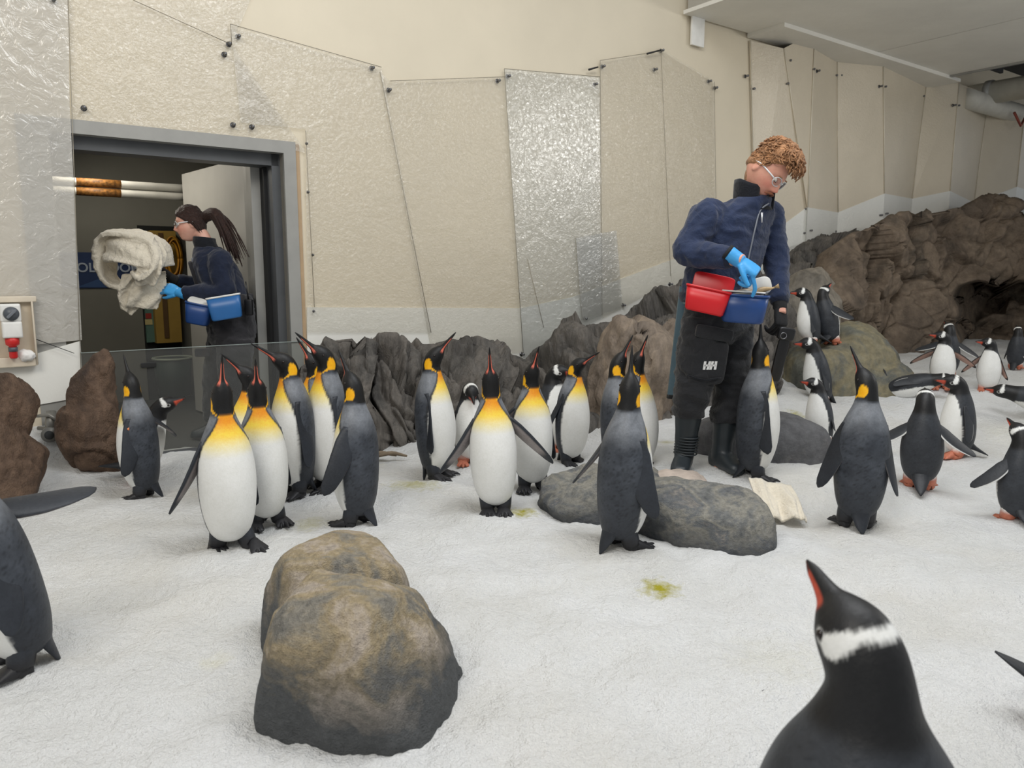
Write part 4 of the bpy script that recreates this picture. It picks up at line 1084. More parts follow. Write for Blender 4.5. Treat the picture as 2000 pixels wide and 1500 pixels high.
# gentoos
Gt('gentoo penguin hidden behind the king by the brown rock, red bill to the right', (258, 940), (330, 757), 78, 22, 0, 20, tailup=22, tilt=4)
Gt('gentoo penguin facing the camera between kings, white crown band, before dark rocks', (918, 905), (915, 790), 12, -40, 0, 0, fl=(26, -4, 0), fr=(30, -4, 0), tilt=0)
Gt('gentoo penguin peering right behind two kings, dark red bill', (1080, 880), (1115, 722), 50, 4, 16, 0, tilt=0)
Gt('gentoo penguin on the perch rock facing left, nearer of the two', (1586, 674), (1540, 573), -72, 6, 0, 2, fl=(12, 6, 0), fr=(12, 6, 0), z=.60, tailup=30)
Gt('gentoo penguin on the perch rock looking up right, behind its mate', (1622, 672), (1623, 553), 152, 32, -20, 0, fl=(14, 0, 0), fr=(55, 0, -14), z=.60, tailup=30)
Gt('gentoo penguin below the perch rock with head stretched left toward the man\'s glove', (1606, 790), (1548, 672), -68, 6, 0, 4, fl=(14, 0, 0), fr=(48, -14, -10), z=.17)
Gt('gentoo penguin with white belly, red bill to the left, behind the dark boulder', (1606, 868), (1560, 746), -42, 18, -20, -4, fl=(10, -6, 0), fr=(38, -34, 0))
Gt('gentoo penguin lying on the snow mound behind the large king, head to the right', None, None, 78, 8, 0, 72, scale=.86, pos=(3.02, 6.1, .17), fl=(22, -5, 0), fr=(14, -10, 0), tailup=15, legs=False)
Gt('gentoo penguin facing the camera with pink flippers spread, far right group', (1838, 760), (1816, 653), 4, 6, -74, -2, fl=(62, 0, -30), fr=(66, 0, -30), tilt=0)
Gt('gentoo penguin with black flippers raised, just behind the spread-flippered one', (1848, 738), (1856, 626), -172, 30, 20, 0, fl=(74, 0, -20), fr=(60, 0, -20), tilt=0)
Gt('gentoo penguin facing the camera, bill to the left, second from right at the back', (1928, 765), (1899, 668), 0, 4, -70, -2, fl=(22, 0, 0), fr=(50, 0, -24), tilt=0)
Gt('gentoo penguin with its back turned at the mouth of the cave', (1982, 720), (1978, 634), 165, 30, 30, 0, fl=(14, 0, 0), fr=(14, 0, 0), tilt=0)
Gt('gentoo penguin lying flat on its belly, head to the left, at the right edge', None, None, -85, 4, 0, 76, scale=1.0, pos=(3.98, 5.3, .12), fl=(16, -5, 0), fr=(16, -5, 0), tailup=15, legs=False)
Gt('gentoo penguin walking left with red bill and orange feet, right side', (1872, 893), (1824, 742), -68, 4, 0, 6, fl=(26, 4, -6), fr=(48, -30, -8), tailup=35, feet=((.06, 0, 6), (-.02, 0, 6)))
Gt('gentoo penguin with its back to the camera and both flippers out, beside the large king', (1795, 952), None, -176, 20, 0, 2, fl=(58, 0, 6), fr=(52, 0, -4), scale=.93, tailup=40)
Gt('gentoo penguin cut off by the right edge, back turned, yellow flipper tag', (1985, 1020), (1966, 816), -150, 34, 14, 2, fl=(50, 6, -10), fr=(20, 0, 0), tagc=(1, M_TAGY), tailup=38)
Gt('large blurred gentoo penguin in the right foreground, back turned, bill raised left', None, None, -172, 40, 42, 2, fl=(6, 0, 0), fr=(30, -16, 0), scale=1.20, pos=(.525, 1.05, .015), hi=True, bend=-3, fat=1.28)
Gt('gentoo penguin almost out of frame, only its tail showing at the right edge', None, None, 100, 30, 0, 15, scale=1.0, pos=(1.45, 1.86, 0), tailup=-12)
# ============================================================ PEOPLE
def mat_cloth(name, rgb, rough=.85, bump=.5, sc=14, sheen=.2, var=.18):
    t = NT(name); v = t.coord('Object'); c = lin(rgb)
    n1 = t.noise(v, sc, 4, .6, 1.2); n2 = t.noise(v, 320, 2)
    t.l(t.ramp(n1, [(.3, tuple(c * (1 - var))), (.7, tuple(np.minimum(c * (1 + var), 1)))]), t.b.inputs['Base Color'])
    t.b.inputs['Roughness'].default_value = rough; t.b.inputs['Sheen Weight'].default_value = sheen
    t.b.inputs['Specular IOR Level'].default_value = .25
    t.bump(t.math('ADD', n1, t.math('MULTIPLY', n2, .12)), bump, .02)
    return t.m
def mat_skin(name, rgb):
    t = NT(name); a = t.n('ShaderNodeVertexColor'); a.layer_name = 'col'; v = t.coord('Object')
    n1 = t.noise(v, 60, 4)
    c = t.mix(.25, a.outputs['Color'], t.ramp(n1, [(.35, (.4, .4, .4)), (.65, (.6, .6, .6))]), 'OVERLAY')
    t.l(c, t.b.inputs['Base Color']); t.b.inputs['Roughness'].default_value = .5
    t.b.inputs['Subsurface Weight'].default_value = .12; t.b.inputs['Subsurface Radius'].default_value = (.02, .008, .004); t.b.inputs['Subsurface Scale'].default_value = .5
    t.bump(n1, .12, .003); return t.m
M_NAVY = mat_cloth('jacket_navy', (34, 46, 74), .75, .55, 13)
M_NAVYD = mat_cloth('jacket_navy_dark', (24, 32, 52), .8, .5, 13)
M_BLACKC = mat_cloth('trouser_black', (40, 41, 44), .8, .6, 11)
M_BIB = mat_cloth('bib_charcoal', (48, 47, 50), .85, .5, 14)
M_COLL = mat_cloth('collar_black', (22, 24, 30), .9, .4, 20)
M_RUB = plain('boot_rubber', (42, 48, 52), .42, 0, .1, 10, .1, 40)
M_GLB = plain('glove_blue', (64, 160, 224), .45, 0, .06, 20, .3, 50)
M_GLK = plain('glove_black', (26, 26, 28), .8, 0, .15, 30, .4, 120)
M_SKIN = mat_skin('skin', (214, 160, 138))
M_GINGER = mat_cloth('hair_ginger', (160, 116, 80), .5, .6, 45, .1, .55)
M_BROWNH = mat_cloth('hair_brown', (52, 34, 28), .45, .6, 60, .1, .4)
M_LENS = mat_clear('goggle_lens', (.97, .97, .97), .10, .03, .03)
M_FRAME = plain('goggle_frame', (214, 216, 216), .2)
M_ZIP = plain('zip_grey', (126, 130, 138), .4, .3)
M_WHITEP = plain('print_white', (240, 240, 238), .6)
UP = np.array([0, 0, 1.0])
def ell_loft(C, R, Fv, W, D, n=28, p=2.3, k=5):
    """stack of superellipse sections: centres, right/front vectors, half widths, half depths"""
    C = catmull(C, k); Rv = catmull(R, k); Fd = catmull(Fv, k); W = catmull(np.stack([W, D, np.zeros(len(W))], 1), k)
    an = np.linspace(0, 2 * math.pi, n, endpoint=False); e = 2 / p
    cx = np.sign(np.cos(an)) * np.abs(np.cos(an)) ** e; sy = np.sign(np.sin(an)) * np.abs(np.sin(an)) ** e
    return loft([C[i] + (cx * W[i, 0])[:, None] * unit(Rv[i]) + (sy * W[i, 1])[:, None] * unit(Fd[i]) for i in range(len(C))])
def folds(V, F, amp=.006, fr=9, seed=0, stretch=(1, 1, 1)):
    N = vnormals(V, F); q = V * fr * np.asarray(stretch) + seed
    q = q + .6 * np.stack([fbm(q * .5, 2), fbm(q * .5 + 3, 2), fbm(q * .5 + 6, 2)], 1)
    return V + N * (amp * (ridged(q, 2) - .6) + amp * .5 * fbm(q * 2.1, 2))[:, None]
def head_islands(c, hf, hu, s=1.0, female=False):
    """head built round a skull: brow, sockets, nose, lips, chin, jaw, ears"""
    hf = unit(hf); hl = unit(np.cross(hu, hf)); hu = np.cross(hf, hl)
    V, F = ico(5)
    x, y, z = V[:, 0], V[:, 1], V[:, 2]
    w = .076 * (1 - .30 * sm(.15, .95, -z) + .02 * np.exp(-((z - .35) / .3) ** 2)); d = .098; h = .122
    P = np.stack([x * d * (1 - .10 * sm(0, 1, -z)), y * w, z * h], 1)
    P[:, 0] += .016 * sm(.1, .9, -z) * sm(-.4, .3, x)                 # jaw comes forward
    P[:, 0] -= .03 * sm(.2, .9, -z) * sm(0, -.8, x) * -1              # nape tucks in
    def bump(fx, fy, fz, a, r, dirv=(1, 0, 0)):
        g_ = a * np.exp(-(((P[:, 1] - fy) / r[0]) ** 2 + ((P[:, 2] - fz) / r[1]) ** 2)) * (x > 0)
        return g_[:, None] * np.asarray(dirv)
    Q = P + bump(0, 0, -.014, .018, (.012, .024)) + bump(0, 0, -.030, .017, (.015, .012)) + bump(0, 0, .030, .006, (.05, .012))
    for sd in (1, -1):
        Q = Q + bump(0, .031 * sd, .010, -.013, (.017, .013)) + bump(0, .042 * sd, -.025, .004, (.02, .02)) + bump(0, .014 * sd, -.034, .005, (.008, .008))
    Q = Q + bump(0, 0, -.058, .006, (.026, .006)) + bump(0, 0, -.070, .006, (.022, .006)) - bump(0, 0, -.064, .003, (.03, .003)) + bump(0, 0, -.100, .012, (.024, .018))
    A = np.array([hf, hl, hu]) * s
    isl = [(Q @ A + c, F)]
    for sd in (1, -1):
        ev, ef = ellip((0, 0, 0), (.019, .007, .031), None, 14, 10)
        ev = ev @ rotm((0, 1, 0), 12).T @ rotm((0, 0, 1), 22 * sd).T + np.array([-.012, .077 * sd, -.006])
        isl.append((ev @ A + c, ef))
    return isl, A
def fingers(w, d, n, side, curls, thumb, s=1.0, spread=5):
    """hand from the wrist: d along the palm, n out of the back of the hand; five separate bent fingers"""
    d = unit(d); n = unit(n - d * np.dot(n, d)); t = np.cross(d, n) * side          # t: thumb side
    isl = [ell_loft([w - d * .02 * s, w + d * .02 * s, w + d * .055 * s, w + d * .090 * s, w + d * .100 * s], [t] * 5, [n] * 5, np.array([.026, .032, .041, .042, .034]) * s, np.array([.021, .021, .019, .016, .010]) * s, 18, 2.6, 3)]
    L = [(.030, .046, .026, .021, .0088), (.010, .050, .030, .022, .0092), (-.011, .046, .027, .021, .0088), (-.031, .036, .021, .019, .0078)]
    tips = []
    for i, (o, a, b, c_, r) in enumerate(L):
        p0 = w + d * .080 * s + t * o * s; ang = 0; pts = [p0]; sp = math.radians((1.5 - i) * spread)
        dd = d * math.cos(sp) + t * math.sin(sp)
        for seg, cu in zip((a + .012, b, c_), curls[i]):
            ang += math.radians(cu); pts.append(pts[-1] + (dd * math.cos(ang) - n * math.sin(ang)) * seg * s)
        isl.append(tube(pts, np.array([r * 1.1, r * 1.05, r, r * .78]) * s, 10, smooth_k=4)); tips.append(pts[-1])
    p0 = w + d * .022 * s + t * .028 * s; td = unit(d * math.cos(math.radians(thumb[0])) + t * math.sin(math.radians(thumb[0])) - n * .35); p1 = p0 + td * .040 * s
    t2 = unit(td * math.cos(math.radians(thumb[1])) - t * math.sin(math.radians(thumb[1])) * .6 - n * .3 + d * .35); p2 = p1 + t2 * .032 * s; p3 = p2 + unit(t2 + d * .3) * .024 * s
    isl.append(tube([p0, p1, p2, p3], np.array([.0135, .0115, .0105, .0075]) * s, 10, smooth_k=4))
    return isl, tips
def boot(ank, knee_dir, toe, zg, h=.36, s=1.0):
    f = unit([toe[0], toe[1], 0]); r = np.cross(f, UP); a = np.array([ank[0], ank[1], zg])
    isl = []
    top = a + UP * .10 + knee_dir * h
    n = 9; C = [a + UP * .06 + (top - a - UP * .06) * u for u in np.linspace(0, 1, n)]
    rib = [1, 1.02, 1, 1.02, 1, 1.03, 1.05, 1.08, 1.10]
    isl.append(ell_loft(C, [r] * n, [f] * n, np.array([.052, .054, .056, .060, .063, .066, .069, .071, .072]) * s * rib, np.array([.062, .060, .060, .063, .066, .069, .071, .073, .074]) * s * rib, 24, 2.2, 3))
    xs = np.array([-.085, -.06, 0, .06, .12, .165, .185]); wd = np.array([.030, .044, .047, .050, .052, .042, .018]); hh = np.array([.035, .055, .060, .050, .036, .028, .016])
    isl.append(ell_loft([a + f * x * s + UP * (q * .95 + .004) for x, q in zip(xs, hh)], [r] * 7, [UP] * 7, wd * s, hh * s, 20, 2.8, 4))
    return isl
def boot_obj(isl, par, rib_c, rib_dir, f, mat=None):
    V, F = remesh(isl, .009, 2); o = mk('boot', V, F, mat or M_RUB, par)
    return o
def paint_skin(V, c, A, base, lip=(176, 92, 84), ruddy=(222, 136, 116)):
    q = (V - c) @ np.linalg.inv(A)
    col = np.tile(lin(base), (len(V), 1)); f = q[:, 0] > .03
    rd = np.exp(-(((np.abs(q[:, 1]) - .042) / .022) ** 2 + ((q[:, 2] + .03) / .022) ** 2)) * f + np.exp(-((q[:, 1] / .016) ** 2 + ((q[:, 2] + .03) / .014) ** 2)) * f
    col = lerp(col, lin(ruddy), np.clip(rd * .7, 0, .8))
    lp = np.exp(-((q[:, 1] / .024) ** 2 + ((q[:, 2] + .064) / .008) ** 2) * 1.2) * f
    col = lerp(col, lin(lip), np.clip(lp * .9, 0, .9))
    ey = np.exp(-(((np.abs(q[:, 1]) - .031) / .015) ** 2 + ((q[:, 2] - .006) / .008) ** 2)) * f
    return lerp(col, lin((150, 90, 78)), np.clip(ey * .6, 0, .6))
def face_bits(root, c, A, browc, lid=True):
    """eyes under lowered lids, brows"""
    for sd in (1, -1):
        e = np.array([.080, .031 * sd, .006])
        V, F = ellip(e @ A + c, (.0125, .0125, .0125), None, 14, 10); mk('eyeball', V, F, plain('eye_white', (222, 214, 206), .25), root)
        P = np.array([[.0905 - .004 * abs(u) ** 2, .031 * sd + .013 * u, .002 - .003 * (1 - u * u)] for u in np.linspace(-1, 1, 7)])
        V, F = tube(P @ A + c, [.0012, .0018, .0022, .0023, .0022, .0018, .0012], 6); mk('lashes', V, F, plain('lash', (60, 38, 30), .7), root)
        P = np.array([[.097 - .008 * u ** 2 * .9, .032 * sd + .018 * u, .029 + .003 * (1 - u * u)] for u in np.linspace(-1, 1, 7)])
        V, F = tube(P @ A + c, [.001, .003, .0035, .0035, .0035, .003, .001], 6); mk('eyebrow', V, F, browc, root)
def goggles(root, c, A):
    P = []
    for sd in (1, -1):
        q = np.array([[.103 + .008 * math.cos(t) * 0 - .012 * ((.034 + .030 * math.cos(t)) / .06) ** 2, (.034 + .030 * math.cos(t)) * sd, .006 + .021 * math.sin(t)] for t in np.linspace(0, 2 * math.pi, 25)])
        V, F = tube(q @ A + c, [.0024] * 25, 6); gf = mk('goggle_rim', V, F, M_FRAME, root)
        Vl = np.vstack([(q[:-1] + [.001, 0, 0]) @ A + c, (q[:-1] - [.001, 0, 0]) @ A + c]); m = 24
        mk('goggle_lens', Vl, [tuple(range(m)), tuple(range(2 * m - 1, m - 1, -1))] + [(i, i + m, (i + 1) % m + m, (i + 1) % m) for i in range(m)], M_LENS, gf, smooth=False)
        q = np.array([[.088, .064 * sd, .010], [.05, .079 * sd, .012], [0, .083 * sd, .012], [-.03, .082 * sd, .004]])
        V, F = tube(q @ A + c, [.004, .004, .0035, .003], 8, smooth_k=4); mk('goggle_arm', V, F, M_FRAME, root)
    q = np.array([[.107, -.006, .012], [.110, 0, .014], [.107, .006, .012]]); V, F = tube(q @ A + c, [.003] * 3, 6); mk('goggle_bridge', V, F, M_FRAME, root)
def hair_cap(c, A, line, thick, seed, sub=5):
    """shell of hair over the part of the skull that `line(x,y,z)` selects (0..1)"""
    V, F = ico(sub); k = line(V[:, 0], V[:, 1], V[:, 2]); t = thick(V[:, 0], V[:, 1], V[:, 2])
    base = V * [.098, .076, .122]
    n = fbm(V * 5 + seed, 3)
    P = base * (1 + 0.0) + V * (k * (t * (1 + .35 * n)) - (1 - k) * .012)[:, None]
    return P @ A + c, F
def curls(c, A, n, sel, rmin, seed, size=.012, rad=.0035):
    rs = np.random.RandomState(seed); g = G(); made = 0
    while made < n:
        v = unit(rs.normal(size=3))
        th = sel(*v)
        if th <= 0: continue
        p = v * [.098, .076, .122] + v * (th + rmin); t1 = unit(np.cross(v, rs.normal(size=3))); t2 = np.cross(v, t1); ph = rs.uniform(0, 6.28); r = size * rs.uniform(.6, 1.3)
        P = []
        for a in np.linspace(0, 3.3, 9):
            P.append(p + t1 * r * math.cos(a + ph) + t2 * r * .8 * math.sin(a + ph) + v * (.002 * a) + t1 * .003 * a)
        V, F = tube(np.array(P) @ A + c, np.array([1, 1.2, 1.3, 1.3, 1.3, 1.2, 1.0, .7, .3]) * rad, 5); g.add(V, F); made += 1
    return g
def letters(name, body, size, pos, xdir, ydir, mat, par, ext=.0015):
    cu = bpy.data.curves.new('letters', 'FONT'); cu.body = body; cu.size = size; cu.extrude = ext; cu.offset = .0022 * size / .06
    ob = bpy.data.objects.new('letters', cu); COL.objects.link(ob)
    me = bpy.data.meshes.new_from_object(ob.evaluated_get(bpy.context.evaluated_depsgraph_get())); bpy.data.objects.remove(ob)
    me.materials.append(mat); o = bpy.data.objects.new(name, me); COL.objects.link(o); o.parent = par
    x = unit(xdir); y = unit(ydir - x * np.dot(x, ydir)); z = np.cross(x, y)
    o.matrix_local = Matrix.Translation(Vector(np.asarray(pos) - parent_origin(par))) @ Matrix(np.array([x, y, z]).T.tolist()).to_4x4()
    return o

# ------------------------------------------------------------ the man
def build_man():
    Y0 = 4.15
    J = lambda x, y, d: at_y(x, y, Y0 + d)
    F = unit(np.array([.50, -.866, 0])); R = np.array([F[1], -F[0], 0])       # R: his right-hand side (image left)
    if R[0] > 0: R = -R
    Lh = -R
    root_loc = np.array([J(1380, 900, 0)[0], Y0, .10])
    pel, wai, che, nkb = J(1402, 612, .02), J(1408, 545, .02), J(1432, 450, .0), J(1475, 392, -.03)
    hc = J(1496, 334, -.08)
    rs_, re, rw_ = J(1386, 424, -.10), J(1343, 492, -.16), J(1441, 507, -.36)
    ls_, le, lw = J(1496, 424, .12), J(1516, 512, .08), J(1523, 596, -.02)
    rh, rk, ra = J(1372, 640, -.04), J(1352, 770, -.04), J(1335, 905, .02)
    lh, lk, la = J(1432, 640, .09), J(1428, 775, .08), J(1408, 915, .05)
    zg = .105
    # bare body under the clothes, one mesh
    hf = unit(np.array([.46, -.55, -.72])); hu = unit(np.array([.60, -.30, .76]))
    hi, A = head_islands(hc, hf, hu, 1.10)
    neck = tube([nkb - UP * .03, (nkb + hc) / 2 - A[0] * .02, hc - A[2] * .06 - A[0] * .025], [.062, .057, .055], 16, smooth_k=4)
    isl = hi + [neck,
        ell_loft([pel - UP * .06, wai, che, nkb - UP * .02], [R] * 4, [F] * 4, np.array([.14, .14, .16, .08]), np.array([.10, .10, .11, .07])),
        tube([rs_, re, rw_, rw_ + (rw_ - re) * .1], [.05, .042, .031, .03], 14, smooth_k=4), tube([ls_, le, lw, lw + (lw - le) * .2], [.05, .042, .031, .03], 14, smooth_k=4),
        tube([rs_ - UP * .02, nkb - UP * .09, ls_ - UP * .02], [.04, .05, .04], 12, smooth_k=4),
        tube([rh, rk, ra], [.075, .05, .04], 14, smooth_k=4), tube([lh, lk, la], [.075, .05, .04], 14, smooth_k=4), tube([rh, pel, lh], [.08, .1, .08], 12, smooth_k=3)]
    V, Fc = remesh(isl, .0052, 2, .4)
    body = mk('person', V, Fc, M_SKIN, col=paint_skin(V, hc, A, (216, 158, 136)), origin=root_loc)
    tag(body, 'man in navy jacket, black trousers and rubber boots bending over his feed buckets', 'person')
    face_bits(body, hc, A, M_GINGER); goggles(body, hc, A)
    # moustache
    g = G()
    for sd in (1, -1):
        P = np.array([[.112, .002 * sd, -.047], [.110, .012 * sd, -.049], [.102, .024 * sd, -.055], [.092, .033 * sd, -.063]])
        g.add(*tube(P @ A + hc, [.0055, .0075, .0068, .003], 8, smooth_k=4))
    g.build('moustache', plain('moustache_ginger', (124, 74, 48), .7, 0, .3, 60, .5, 200), body)
    line = lambda x, y, z: sm(-.10, .10, z + .62 * np.clip(-x, -1, 1) * .75 - .52 * np.clip(x, 0, 1) - .05 + .0 * y) * 1.0
    thick = lambda x, y, z: .009 + .036 * sm(.25, .9, z) + .022 * sm(.1, .8, x) * sm(.2, .7, z)
    V, Fc = hair_cap(hc, A, line, thick, 3); g = G(); g.add(V, Fc)
    def sel(x, y, z):
        k = float(line(np.array(x), np.array(y), np.array(z)))
        return (float(thick(np.array(x), np.array(y), np.array(z)))) if k > .7 and z > .05 else 0
    cg = curls(hc, A, 560, sel, -.004, 5, .016, .0026); g.add(cg.verts(), cg.F)
    # loose curls over the brow
    rs = np.random.RandomState(12)
    for k in range(70):
        y = rs.uniform(-.06, .06); st = np.array([.085 + rs.uniform(-.02, .03), y, .105 + rs.uniform(-.01, .03)])
        P = [st + np.array([.022 * math.sin(u * 1.5) + .004 * math.cos(u * 9 + k), .006 * math.sin(u * 8 + k), -.045 * u * rs.uniform(.6, 1.0)]) for u in np.linspace(0, 1, 8)]
        g.add(*tube(np.array(P) @ A + hc, np.array([.0035, .0045, .0045, .004, .004, .0035, .003, .001]), 5))
    g.build('hair', M_GINGER, body)
    # jacket
    b0 = J(1398, 585, .02); 
    tors = ell_loft([b0, wai + UP * .02, (wai + che) / 2, che + UP * .02, J(1448, 415, 0), nkb + UP * .02], [R, R, R, R, R, R], [F] * 6,
                    np.array([.205, .205, .210, .212, .190, .090]), np.array([.150, .155, .150, .145, .125, .085]), 32, 2.4)
    sl = [tube([rs_ + Lh * .04, rs_ + R * .015, (rs_ + re) / 2 + R * .01, re, (re + rw_) / 2, rw_ - unit(rw_ - re) * .05], [.085, .092, .080, .074, .062, .052], 18, smooth_k=5),
          tube([ls_ - Lh * .04, ls_ + Lh * .012, (ls_ + le) / 2 + Lh * .008, le, (le + lw) / 2, lw - unit(lw - le) * .03], [.085, .090, .076, .068, .060, .052], 18, smooth_k=5)]
    V, Fc = remesh([tors] + sl, .0095, 3); V = folds(V, Fc, .0075, 8.5, 2, (1, 1, 1.3))
    jk = mk('jacket', V, Fc, M_NAVY, body)
    for (a, b_, r1) in ((re, rw_, .050), (le, lw, .050)):
        d = unit(b_ - a); e = b_ - d * (.055 if a is re else .035)
        mk('cuff', *tube([e - d * .02, e, e + d * .022, e + d * .026], [r1 + .004, r1 + .003, r1 - .004, r1 - .012], 18), M_NAVYD, jk)
    mk('hem_band', *ell_loft([b0 - UP * .012, b0 + UP * .015, b0 + UP * .04], [R] * 3, [F] * 3, np.array([.196, .210, .208]), np.array([.142, .156, .154]), 32, 2.4, 3), M_NAVYD, jk)
    # stand-up collar, open at the front
    cax = unit(UP + (hc - nkb) * 1.2)
    an = np.radians(np.linspace(30, 330, 30)); rings = []
    for u, r, zz in ((0, .100, -.045), (.35, .102, .025), (.75, .103, .085), (1, .102, .108), (1, .093, .108), (.7, .091, .07), (.3, .086, .01), (0, .082, -.04)):
        rings.append([nkb + F * math.cos(a) * r * 1.0 + Lh * math.sin(a) * r * 1.08 + cax * (zz - .045 * max(0, math.cos(a)) * u) - F * .012 for a in an])
    Vc = np.array(rings).reshape(-1, 3); m = len(an)
    Fq = [(i * m + j, i * m + j + 1, (i + 1) * m + j + 1, (i + 1) * m + j) for i in range(7) for j in range(m - 1)] + [(7 * m + j, 7 * m + j + 1, j + 1, j) for j in range(m - 1)] + [tuple(k * m for k in range(8)), tuple(k * m + m - 1 for k in range(7, -1, -1))]
    mk('collar', Vc, Fq, M_COLL, jk)
    mk('undershirt', *ell_loft([nkb - UP * .05, nkb + UP * .0, nkb + UP * .04 + A[0] * .012], [R] * 3, [F] * 3, np.array([.085, .070, .062]), np.array([.085, .070, .062]), 20, 2.2, 3), M_COLL, body)
    zp = [p + F * d for p, d in ((nkb - UP * .02, .092), (J(1448, 415, 0), .128), (che, .150), ((wai + che) / 2, .156), (wai, .162), (b0, .158))]
    mk('zip', *tube(zp, [.0045] * 6, 6, smooth_k=5), M_ZIP, jk)
    mk('zip_pull', *tube([zp[1] + F * .012 - UP * .01, zp[1] + F * .014 - UP * .06], [.006, .004], 8), plain('zip_pull', (206, 208, 210), .3, .5), jk)
    for (a, b_) in (((1392, 515), (1425, 560)),):
        q0, q1 = J(*a, -.14), J(*b_, -.155); mk('pocket_seam', *tube([q0, q1], [.004, .004], 6), M_NAVYD, jk)
    # trousers
    kr, kl = ra + UP * .27 + (rk - ra) * [.5, .5, 0], la + UP * .27 + (lk - la) * [.5, .5, 0]
    V, Fc = remesh([ell_loft([pel + UP * .10, pel, pel - UP * .10, pel - UP * .16], [R] * 4, [F] * 4, np.array([.182, .190, .182, .10]), np.array([.132, .138, .128, .08])),
                    tube([rh + UP * .05, (rh + rk) / 2, rk, kr + UP * .04, kr], [.108, .112, .098, .088, .086], 20, smooth_k=5),
                    tube([lh + UP * .05, (lh + lk) / 2, lk, kl + UP * .04, kl], [.108, .106, .096, .088, .086], 20, smooth_k=5)], .0095, 3)
    V = folds(V, Fc, .010, 7.0, 7, (1, 1, 1.9)); tr = mk('trousers', V, Fc, M_BLACKC, body)
    # cargo pocket with flap and the white print on the near thigh
    nrm = unit(np.array([.05, -1, 0])); xd = unit(np.cross(UP, -nrm)); xd = xd if xd[0] > 0 else -xd
    pc = J(1375, 705, -.04) + nrm * .088
    up_l = unit(rh - rk)
    mk('cargo_pocket', *rbox(pc - nrm * .010, (.096, .118, .026), [xd, up_l, nrm], .022, 5, 6), M_BLACKC, tr)
    mk('pocket_flap', *rbox(J(1383, 648, -.04) + nrm * .106, (.100, .034, .014), [unit(xd - UP * .18), unit(UP + xd * .18), nrm], .009, 3, 8), M_BLACKC, tr)
    mk('knee_seam', *tube([J(1342, 733, -.15), J(1375, 742, -.16), J(1408, 738, -.14)], [.005] * 3, 6, smooth_k=4), M_COLL, tr)
    # the print: two bold H shapes leaning into a slash
    pp = pc + nrm * .0175 - UP * .012
    def bar(cx, cz, hx, hz, slant=0):
        V, Fq = box((0, 0, 0), (hx, .0012, hz), np.eye(3)); V = V + 0
        V[:, 0] += V[:, 2] * slant
        return pp + (V[:, 0] + cx)[:, None] * xd + (V[:, 2] + cz)[:, None] * up_l + V[:, 1][:, None] * nrm, Fq
    g = G()
    for cx, cz, hx, hz, sl_ in ((-.028, 0, .0065, .022, 0), (-.006, 0, .0065, .022, .16), (-.017, 0, .012, .005, 0), (.009, 0, .0065, .022, .16), (.030, 0, .0065, .022, 0), (.019, 0, .012, .005, 0)):
        g.add(*bar(cx, cz, hx, hz, sl_))
    g.build('white_print', M_WHITEP, tr, smooth=False)['label'] = 'white HH lettering'
    # boots
    V, Fc = remesh(boot(ra, unit(rk - ra), (-.35, -.9), zg - .01, .29), .0085, 2); bo = mk('boot', V, Fc, M_RUB, body)
    g = G(); dR = unit(rk - ra)
    for k in range(7):
        cpt = ra * [1, 1, 0] + UP * (zg + .09 + .016 * k) + dR * .0; a_ = np.linspace(0, 2 * math.pi, 25)
        g.add(*tube([cpt + dR * [1, 1, 0] * (.09 + .016 * k) + R * .058 * math.cos(t) + F * .066 * math.sin(t) for t in a_], [.004] * 25, 6))
    g.build('boot_rib', M_RUB, bo)
    V, Fc = remesh(boot(la, unit(lk - la), (.3, -.9), zg - .01, .29), .0085, 2); mk('boot', V, Fc, M_RUB, body)
    # gloves
    dr = unit(J(1498, 546, -.40) - rw_); nr = unit(np.array([.25, -.55, .75]))
    hi_, tips = fingers(rw_, dr, nr, 1, [(42, 22, 14), (72, 70, 40), (78, 74, 42), (80, 74, 42)], (35, 20), 1.18)
    hi_.append(tube([rw_ - dr * .055, rw_ - dr * .01, rw_ + dr * .02], [.040, .037, .036], 16))
    V, Fc = remesh(hi_, .0042, 3); mk('glove', V, Fc, M_GLB, body)['label'] = 'bright blue rubber glove'
    mk('wrist_band', *tube([rw_ - dr * .068, rw_ - dr * .052], [.041, .0415], 16), M_GLK, body)
    dl = unit(J(1528, 660, -.06) - lw)
    hi_, tl = fingers(lw, dl, unit(np.array([.55, -.75, .1])), -1, [(38, 55, 35), (45, 60, 38), (48, 62, 38), (50, 62, 38)], (28, 15), 1.15)
    hi_.append(tube([lw - dl * .03, lw + dl * .02], [.040, .036], 16))
    V, Fc = remesh(hi_, .0042, 3); mk('glove', V, Fc, M_GLK, body)['label'] = 'black knitted glove'
    # belt
    bl = pel + UP * .075
    mk('belt', *ell_loft([bl - UP * .022, bl - UP * .02, bl + UP * .02, bl + UP * .022], [R] * 4, [F] * 4, np.array([.190, .200, .200, .190]), np.array([.138, .148, .148, .138]), 32, 2.4, 2), plain('belt_teal', (128, 146, 150), .6), body)
    return J, F, R, tips, tl, dl, body
manJ, manF, manR, man_tips, man_tl, man_dl, man = build_man()

